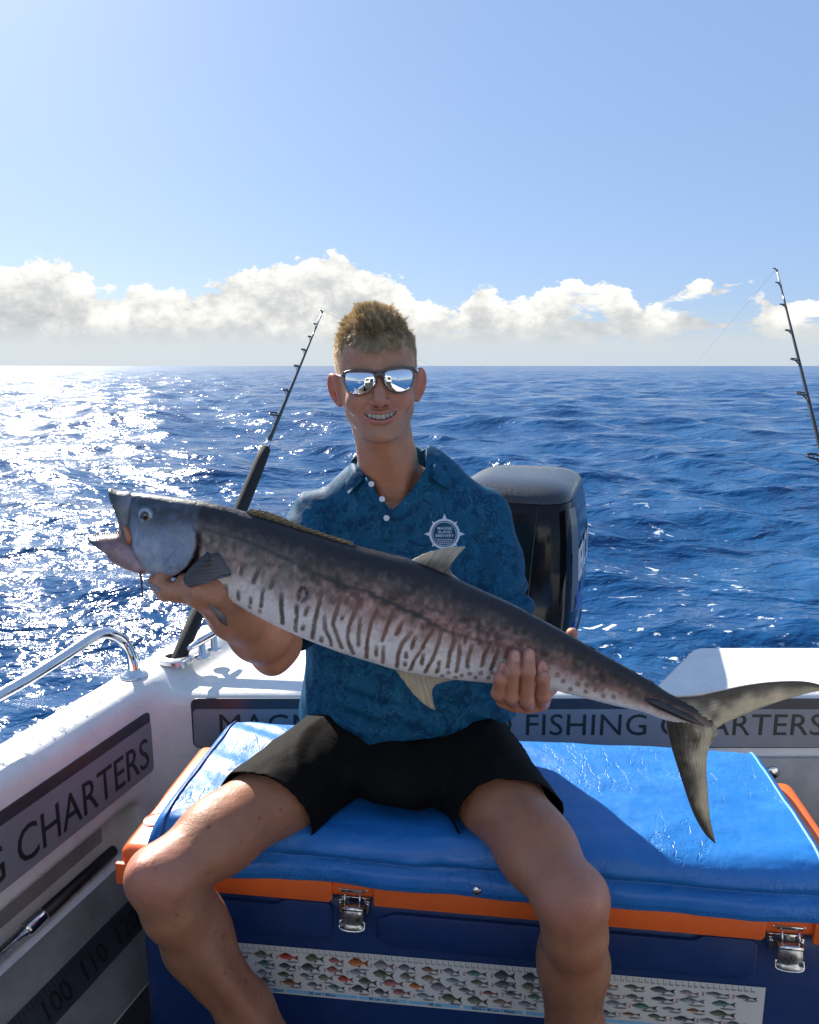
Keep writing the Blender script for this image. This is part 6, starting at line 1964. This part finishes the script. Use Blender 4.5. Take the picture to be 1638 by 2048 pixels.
# ---------- polo shirt
def folds(p):
    """cloth relief added to the shirt (metres, + outwards)"""
    x, y, z = p[:, 0], p[:, 1], p[:, 2]
    rg_ = 1 - np.abs(fbm(p * (1, 1, 0.55), 8.5, 2, 23)) * 2.6
    h = 0.0050 * fbm(p, 9, 3, 3) + 0.0026 * fbm(p * (1, 1, 0.5), 24, 3, 13) + 0.0055 * np.clip(rg_, 0, 1) ** 2
    def ridge(a, b, amp, w):
        a = np.asarray(a); b = np.asarray(b); ab = b - a
        t = np.clip(((p - a) @ ab) / (ab @ ab), 0, 1)
        e = np.linalg.norm(p - a - t[:, None] * ab, axis=1)
        return 1.7 * amp * np.exp(-(e / w) ** 2) * np.sin(np.pi * np.clip(0.08 + 0.84 * t, 0, 1))
    fy = 1.32
    # bunching above the hem
    for (x0, z0, x1, z1, a) in ((-0.19, 0.70, 0.04, 0.655, 0.007), (-0.17, 0.735, -0.02, 0.70, 0.005), (0.02, 0.70, 0.20, 0.735, 0.006), (0.05, 0.665, 0.20, 0.685, 0.006), (-0.20, 0.662, -0.06, 0.632, 0.006), (-0.10, 0.645, 0.16, 0.648, 0.005)):
        h = h + ridge((x0, fy - 0.02, z0), (x1, fy - 0.04, z1), a, 0.012) - ridge((x0, fy - 0.02, z0 - 0.02), (x1, fy - 0.04, z1 - 0.02), a * 0.6, 0.010)
    # drag lines from the armpits across the chest
    for (a, b, amp) in ((P(640, 1060, 1.36), P(740, 1120, 1.32), 0.005), (P(640, 1010, 1.37), P(700, 1030, 1.33), 0.005), (P(960, 1050, 1.37), P(900, 1130, 1.32), 0.005), (P(970, 1010, 1.36), P(930, 950, 1.37), 0.005), (P(965, 1120, 1.36), P(935, 1210, 1.33), 0.006)):
        h = h + ridge(a, b, amp, 0.010)
    # hanging creases over the belly and chest, finer and sharper
    rr = np.random.default_rng(19)
    for k in range(26):
        xa = rr.uniform(-0.17, 0.17); za = rr.uniform(0.66, 1.02); ln_ = rr.uniform(0.05, 0.13); an = rr.normal(0, 0.55) + (0.5 if xa < 0 else -0.5)
        yf = 1.425 - 0.66 * math.sqrt(max(0.0, (0.185) ** 2 - xa * xa)) 
        a = (xa, yf, za); b = (xa + ln_ * math.sin(an), yf, za - ln_ * math.cos(an))
        h = h + ridge(a, b, rr.uniform(0.0028, 0.0055), rr.uniform(0.006, 0.011)) - ridge((a[0] + 0.013, yf, a[2]), (b[0] + 0.013, yf, b[2]), 0.0030, 0.007)
    # rumpled sleeve ends
    ax = EL_R - SH_R; L = np.linalg.norm(ax); ax /= L
    t = ((p - SH_R) @ ax)
    w = np.exp(-((np.linalg.norm(p - SH_R - t[:, None] * ax, axis=1) - 0.058) / 0.03) ** 2)
    ph = 5 * fbm(p, 12, 2, 44)
    h = h + w * 0.010 * np.sin(t * 170 + ph) * sst(t, 0.12, 0.18)
    ax = EL_L - SH_L; L = np.linalg.norm(ax); ax /= L
    t = ((p - SH_L) @ ax)
    w = np.exp(-((np.linalg.norm(p - SH_L - t[:, None] * ax, axis=1) - 0.058) / 0.03) ** 2)
    h = h + w * 0.005 * np.sin(t * 120 + ph) * sst(t, 0.05, 0.12)
    return h

PX_M = 1.36 / FPX
def shirt():
    sm = bpy.data.materials.new('shirt_print'); sm.use_nodes = True
    t = NT(sm.node_tree); b = t.n['Principled BSDF']
    tc = t.add('ShaderNodeTexCoord').outputs['Object']
    wp = t.noise(tc, 11, 4, 0.6, out='Color')
    v = t.vmath('ADD', tc, t.vmath('SCALE', wp)); v.node.inputs[1].links[0].from_node.inputs['Scale'].default_value = 0.14
    na = t.noise(v, 15, 2, 0.5, 0.9)
    fr = t.math('FRACT', t.math('MULTIPLY', na, 9.0))
    ln = t.smooth(t.math('ABSOLUTE', t.math('SUBTRACT', fr, 0.5)), 0.075, 0.02)
    gate = t.smooth(t.noise(tc, 18, 4, 0.6), 0.44, 0.60)
    nb = t.noise(v, 26, 3, 0.55, 1.2)
    blob = t.smooth(nb, 0.44, 0.50)
    blob2 = t.smooth(t.noise(t.vmath('ADD', v, (3.1, 1.7, 0.4)), 38, 3, 0.55, 1.4), 0.55, 0.60)
    c = t.mix(blob, (0.0035, 0.044, 0.100, 1), (0.006, 0.074, 0.150, 1))
    c = t.mix(t.math('MULTIPLY', blob2, 0.55), c, (0.016, 0.118, 0.215, 1))
    c = t.mix(t.math('MULTIPLY', t.math('MULTIPLY', ln, gate), 0.55), c, (0.045, 0.185, 0.280, 1))
    t.l.new(c, b.inputs['Base Color'])
    b.inputs['Roughness'].default_value = 0.62
    b.inputs['Specular IOR Level'].default_value = 0.12
    b.inputs['Sheen Weight'].default_value = 0.0
    b.inputs['Sheen Roughness'].default_value = 0.4
    h = t.math('ADD', t.math('MULTIPLY', t.noise(tc, 900, 2, 0.5), 0.0003), t.math('MULTIPLY', t.noise(tc, 60, 4, 0.6), 0.0014))
    bp = t.add('ShaderNodeBump'); bp.inputs['Distance'].default_value = 1.0; bp.inputs['Strength'].default_value = 0.8
    t.l.new(h, bp.inputs['Height']); t.l.new(bp.outputs[0], b.inputs['Normal'])

    V, Q = surface(shirt_base, (-0.34, 1.10, 0.52), (0.32, 1.60, 1.16), 0.0052)
    V = relax(V, Q, 2, 0.5)
    N = vnormals(V, Q)
    V = V + N * folds(V.astype(np.float32))[:, None]
    V = relax(V, Q, 1, 0.4)
    # hem
    hz = 0.618 + 0.016 * np.sin(V[:, 0] * 9 + 0.6) + 0.02 * np.clip((V[:, 1] - 1.35) / 0.1, 0, 1) + 0.10 * np.clip(np.abs(V[:, 0]) - 0.10, 0, 0.1)
    fld = hz - V[:, 2]
    # sleeve ends
    Vf = V.astype(np.float32)
    trunk = shirt_trunk(Vf)
    axl = (EL_L - SH_L); Ll = np.linalg.norm(axl); axl /= Ll
    near_l = sleeve_l(Vf) < trunk - 0.002
    fld = np.where(near_l, np.maximum(-1, (V - SH_L) @ axl - Ll * 0.94), fld)
    axr = (EL_R - SH_R); Lr = np.linalg.norm(axr); axr /= Lr
    near_r = sleeve_r(Vf) < trunk - 0.002
    fld = np.where(near_r, np.maximum(-1, (V - SH_R) @ axr - Lr * 0.97), fld)
    # neck opening and the open placket
    px, py = picture_xy(V)
    neck = np.linalg.norm((V - (NECK_BOT + (0.0, 0.0, 0.03))) * (1, 0.95, 0.0), axis=1)
    neckf = np.where(V[:, 2] > NECK_BOT[2] + 0.010, 0.068 - neck, -1)
    vee = -sdf_poly(px, py, [(728, 930), (738, 958), (752, 986), (784, 1022), (812, 992), (836, 962), (852, 935), (852, 880), (728, 880)]) * 0.001
    vee = np.where(V[:, 1] < 1.40, vee, -1)
    fld = np.maximum(fld, np.maximum(neckf, vee))
    V, Q = cut(V, Q, fld)
    o = obj('shirt', V, Q, sm, PERSON)
    so = o.modifiers.new('cloth', 'SOLIDIFY'); so.thickness = 0.0022; so.offset = -1
    bvh = BVHTree.FromPolygons([Vector(p) for p in V], [tuple(q) for q in Q.tolist()])
    def on(px_, py_, out=0.001):
        dd = Vector(ray(px_, py_)).normalized()
        h = bvh.ray_cast(Vector((0, 0, CAM_H)), dd)
        p = np.array(h[0]) if h[0] is not None else P(px_, py_, 1.35)
        return p - np.array(dd) * out
    # ---- collar: a standing band round the neck that folds over into two pointed leaves
    cc = NECK_BOT + np.array([0.002, 0.004, 0.0])
    Gc = []
    nA, nB = 61, 12
    for i in range(nA):
        a = -1 + 2 * i / (nA - 1)                      # -1 image-left front .. 0 nape .. 1 image-right front
        ang = math.radians(90 + a * -143)              # 90 deg = back
        rad = 0.066 + 0.009 * abs(a)
        dirn = np.array([math.cos(ang), math.sin(ang), 0])
        # band foot and fold
        lift = 0.058 - 0.036 * abs(a) ** 2.2
        foot = cc + dirn * rad + np.array([0, 0, 0.008 - 0.030 * abs(a) ** 3])
        fold_ = cc + dirn * (rad - 0.004) + np.array([0, 0, 0.008 + lift + 0.014 * (1 - abs(a))])
        drop = 0.040 + 0.022 * abs(a) ** 4
        rim = cc + dirn * (rad + 0.024 + 0.010 * abs(a) ** 3) + np.array([0, 0, 0.012 + lift - drop - 0.014 * abs(a) ** 2])
        row = []
        for j in range(nB):
            s = j / (nB - 1)
            if s < 0.35: q = foot + (fold_ - foot) * (s / 0.35)
            else:
                u = (s - 0.35) / 0.65
                q = fold_ + (rim - fold_) * u + np.array([0, 0, 0.010 * math.sin(math.pi * u)]) + dirn * 0.006 * math.sin(math.pi * u)
            row.append(q)
        Gc.append(row)
    Gc = np.array(Gc)
    # pull the front leaves onto the traced outline
    def bend_leaf(rows, poly):
        """poly: fold start, tip, front edge pictured; place leaf rows by bilinear map"""
        a0, a1, b0, b1 = poly                           # fold back, fold front, rim back, rim front(tip)
        n_ = len(rows)
        for k, i in enumerate(rows):
            u = k / (n_ - 1)
            for j in range(nB):
                s = j / (nB - 1)
                if s < 0.35: continue
                w = (s - 0.35) / 0.65
                fx = np.array(a0) * (1 - u) + np.array(a1) * u; rx = np.array(b0) * (1 - u) + np.array(b1) * u
                q2 = fx * (1 - w) + rx * w
                tgt = on(q2[0], q2[1], 0.006 + 0.008 * math.sin(math.pi * min(1, w + 0.15)) )
                yq = min(tgt[1], Gc[i, j][1]) if w > 0.3 else 0.5 * (tgt[1] + Gc[i, j][1])
                p = P(q2[0], q2[1], yq)
                k2 = min(1, u * 1.8)
                Gc[i, j] = Gc[i, j] * (1 - k2) + p * k2
    bend_leaf(list(range(18, -1, -1)), [(703, 896), (736, 949), (686, 940), (696, 991)])
    bend_leaf(list(range(42, 61)), [(856, 878), (848, 948), (904, 934), (903, 982)])
    k = np.arange(nA * nB).reshape(nA, nB)
    Qc = np.stack([k[:-1, :-1], k[1:, :-1], k[1:, 1:], k[:-1, 1:]], -1).reshape(-1, 4)
    Vc = Gc.reshape(-1, 3)
    cob = obj('collar', Vc, Qc, sm, o)
    so = cob.modifiers.new('cloth', 'SOLIDIFY'); so.thickness = 0.0026; so.offset = 0
    sb = cob.modifiers.new('soft', 'SUBSURF'); sb.levels = 1; sb.render_levels = 1
    # ---- placket flaps beside the vee
    def flap(poly, mt, nm, out):
        g = smooth_path(np.array(poly[0], float), 16); h_ = smooth_path(np.array(poly[1], float), 16)
        VV = []
        for i in range(16):
            for j in range(5):
                q = g[i] + (h_[i] - g[i]) * (j / 4)
                VV.append(on(q[0], q[1], out + 0.001 * math.sin(math.pi * j / 4)))
        VV = np.array(VV)
        # keep the strip at cloth depth where the ray slips through the opening
        for i in range(16):
            ref = VV[i * 5:(i + 1) * 5, 1].min()
            for j in range(5):
                if VV[i * 5 + j, 1] > ref + 0.02:
                    q = g[i] + (h_[i] - g[i]) * (j / 4); VV[i * 5 + j] = P(q[0], q[1], ref)
        kk = np.arange(80).reshape(16, 5)
        QQ = np.stack([kk[:-1, :-1], kk[1:, :-1], kk[1:, 1:], kk[:-1, 1:]], -1).reshape(-1, 4)
        ob = obj(nm, VV, QQ, mt, o)
        s_ = ob.modifiers.new('cloth', 'SOLIDIFY'); s_.thickness = 0.0016; s_.offset = 0
    flap([[(735, 950), (752, 985), (770, 1010), (781, 1040), (783, 1082)], [(727, 962), (742, 998), (757, 1022), (763, 1046), (764, 1084)]], sm, 'placket', 0.003)
    # ---- buttons
    bmt = mat('shirt_button', (0.55, 0.62, 0.68), 0.25, coat=0.5)
    for (x, y), (nx, ny) in (((743, 968), (733, 972)), ((764, 998), (754, 1004)), ((773, 1036), (770, 1036))):
        c = P(x, y, on(nx, ny)[1] - 0.008)
        dn = -np.array(ray(x, y)); dn /= np.linalg.norm(dn)
        v, f = lathe([(0.0052, 0), (0.0054, 0.0012), (0.0044, 0.0020), (0.0036, 0.0015), (0.0, 0.0015)], c, dn, 18)
        bo = obj('button', v, f, bmt, o)
    # ---- chest badge: ring with compass points, three lines of lettering, waves
    wm = mat('badge_white', (0.50, 0.60, 0.72), 0.6)
    cxp, cyp = 889, 1068
    def put(v2, f, nm, out=0.0016):
        VV = np.array([on(cxp + a, cyp - b_, out) for a, b_ in v2])
        return obj(nm, VV, f, wm, o, smooth=False)
    def ring(r0, r1, n_=64):
        v = []; f = []
        for i in range(n_):
            a = 2 * math.pi * i / n_
            v += [(r0 * math.cos(a), r0 * math.sin(a)), (r1 * math.cos(a), r1 * math.sin(a))]
            j = (i + 1) % n_
            f.append((2 * i, 2 * i + 1, 2 * j + 1, 2 * j))
        return v, f
    put(*ring(26.0, 30.5), 'badge_ring')
    put(*ring(23.0, 24.0), 'badge_ring')
    for k8 in range(8):
        a = math.pi / 4 * k8; L_ = 11 if k8 % 2 == 0 else 6
        w = 4.5 if k8 % 2 == 0 else 2.6
        ca, sa = math.cos(a), math.sin(a)
        tri = [(30, -w), (30 + L_, 0), (30, w)]
        put([(x * ca - y * sa, x * sa + y * ca) for x, y in tri], [(0, 1, 2)], 'badge_point')
    for s, yy, wd in (('MAGGIE', 9.0, 29), ('ISLAND', 1.5, 27), ('BREWERY', -6.0, 37)):
        v, f = text_vf(s, 7.6, bold=0.06)
        w = v[:, 0].max() - v[:, 0].min()
        put([((a - w / 2) * wd / w, b_ + yy) for a, b_, _ in v], f, 'badge_lettering')
    for k3, (yy, hw) in enumerate(((-11, 18), (-15, 15), (-19, 11))):
        v = []; f = []
        n_ = 25
        for i in range(n_):
            x = -hw + 2 * hw * i / (n_ - 1); y = yy + 1.1 * math.sin(x * 1.0)
            v += [(x, y - 0.6), (x, y + 0.6)]
            if i: f.append((2 * i - 2, 2 * i, 2 * i + 1, 2 * i - 1))
        put(v, f, 'badge_wave')
    return bvh
shirt()

# ---------- shorts
def shorts():
    fm = mat('black_shorts', (0.006, 0.0056, 0.0054), 0.75, spec=0.08, vary=(30, 0.2), bump=[(45, 0.0018), (900, 0.0002)])
    V, Q = surface(shorts_base, (-0.34, 1.02, 0.48), (0.34, 1.56, 0.80), 0.0055)
    V = relax(V, Q, 2, 0.5)
    N = vnormals(V, Q)
    rg_ = np.clip(1 - np.abs(fbm(V * (1, 0.8, 1.3), 9, 2, 79)) * 3, 0, 1) ** 2
    h = 0.005 * fbm(V, 10, 3, 71) + 0.0028 * fbm(V * (1, 0.5, 1), 30, 3, 75) + 0.006 * rg_
    V = V + N * h[:, None]
    fld = V[:, 2] - 0.70
    for s in (-1, 1):
        g = hem(V, s)
        fld = np.where(V[:, 0] * s > 0.0, np.maximum(fld, g), fld)
    # nothing of the waistband stands in front of the shirt
    fld = np.maximum(fld, np.where((V[:, 2] > 0.632), -shirt_base(V.astype(np.float32)) + 0.0 + (0.004 - 0.0), -1) * 1.0 - 0.012)
    V, Q = cut(V, Q, fld)
    o = obj('shorts', V, Q, fm, PERSON)
    so = o.modifiers.new('cloth', 'SOLIDIFY'); so.thickness = 0.0025; so.offset = -1
    # drawcord loop at the right hip, tiny pink speck on the front
    lp = smooth_path([P(1016, 1478, 1.27), P(1028, 1488, 1.255), P(1040, 1502, 1.25), P(1046, 1516, 1.25), P(1038, 1512, 1.252)], 16)
    obj('drawcord', *tube(lp, 0.0014, 6), mat('cord_black', (0.02, 0.02, 0.022), 0.6), o)
shorts()

# ---------- sunglasses
def glasses():
    g = thing('sunglasses', 'brown framed sunglasses with mirrored lenses on the face', 'sunglasses', HW((0, -0.01, 0)))
    lensm = mat('mirror_lens', (0.82, 0.83, 0.85), 0.025, metal=1.0)
    fr = mat('brown_frame', (0.085, 0.055, 0.045), 0.22, coat=0.5, vary=(120, 0.3))
    clear = mat('clear_frame', (0.70, 0.66, 0.62), 0.18, coat=0.4, trans=0.35)
    Z4f = lambda x, y: (600 + x * 0.18315, 570 + y * 0.18315)
    outs = [[(488, 985), (515, 952), (640, 948), (770, 955), (822, 985), (828, 1040), (800, 1110), (740, 1172), (660, 1198), (580, 1188), (520, 1130), (494, 1060)],
            [(908, 985), (930, 945), (1000, 924), (1110, 912), (1205, 922), (1236, 965), (1228, 1050), (1195, 1125), (1120, 1168), (1040, 1172), (970, 1135), (925, 1065)]]
    def yy(px):
        dx = (px - 757.5) * 1.25 / FPX
        return 1.2560 + dx * dx / 0.155 + dx * 0.07
    for ol in outs:
        o = smooth_path(np.array([Z4f(*q) for q in ol] + [Z4f(*ol[0])]), 49)[:-1]
        c = o.mean(0)
        V = []; F = []
        R_ = 8
        for k in range(R_ + 1):
            r = k / R_
            for q in o:
                x, y = c + (q - c) * max(r, 0.001)
                p = P(x, y, yy(x) + 0.0022 * r * r + 6.0 * ((y - 762) / 1200) ** 2)
                V.append(p)
        for k in range(R_):
            for j in range(48):
                j2 = (j + 1) % 48
                F.append((k * 48 + j, k * 48 + j2, (k + 1) * 48 + j2, (k + 1) * 48 + j))
        lo = obj('lens', V, F, lensm, g)
        so = lo.modifiers.new('thick', 'SOLIDIFY'); so.thickness = 0.0015; so.offset = 1
        ring = np.array(V[-48:]); ring = np.vstack([ring, ring[:2]])
        rad = np.array([0.0016 + (0.0012 if p[2] > H_O[2] + 0.006 else 0.0) for p in ring])
        obj('rim', *tube(ring, rad, 8, caps=False), fr, g)
    # brow bar and bridge
    bp = [Z4f(470, 960), Z4f(560, 938), (715, 741), Z4f(790, 944), Z4f(866, 944), Z4f(940, 926), Z4f(1040, 908), Z4f(1160, 898), Z4f(1250, 908)]
    pts = smooth_path(np.array([P(x, y, yy(x) + 0.002) for x, y in bp]), 40)
    obj('brow_bar', *tube(pts, 0.0023, 8), fr, g)
    pts = smooth_path(np.array([P(*Z4f(822, 1010), yy(752) + 0.0), P(*Z4f(842, 985), yy(755) - 0.001), P(*Z4f(866, 978), yy(757) - 0.0015), P(*Z4f(890, 980), yy(760) - 0.001), P(*Z4f(912, 1005), yy(765))]), 14)
    obj('bridge', *tube(pts, [0.0032] * 14, 8, flat=1.4), fr, g)
    # temples run back over the ears, pale at the hinge
    for s, hx in ((-1, (476, 985)), (1, (1248, 935))):
        px, py = Z4f(*hx)
        h = P(px, py, yy(px) + 0.003)
        e = HW((s * 0.0700, 0.078, 0.014))
        t_ = HW((s * 0.0705, 0.100, -0.004))
        mid = (h + e) / 2 + np.array([s * 0.003, 0, 0])
        q0 = HW((s * 0.0695, 0.018, 0.004)); q0 = np.array([h[0] + s * 0.0035, h[1] + 0.010, h[2] - 0.002])
        pts = smooth_path(np.array([h, q0, mid, e, t_]), 24)
        obj('hinge_end', *tube(pts[:7], np.linspace(0.0040, 0.0034, 7), 8, flat=0.5), fr, g)
        obj('temple', *tube(pts[6:], np.linspace(0.0036, 0.0024, 18), 8, flat=0.5), clear, g)
glasses()
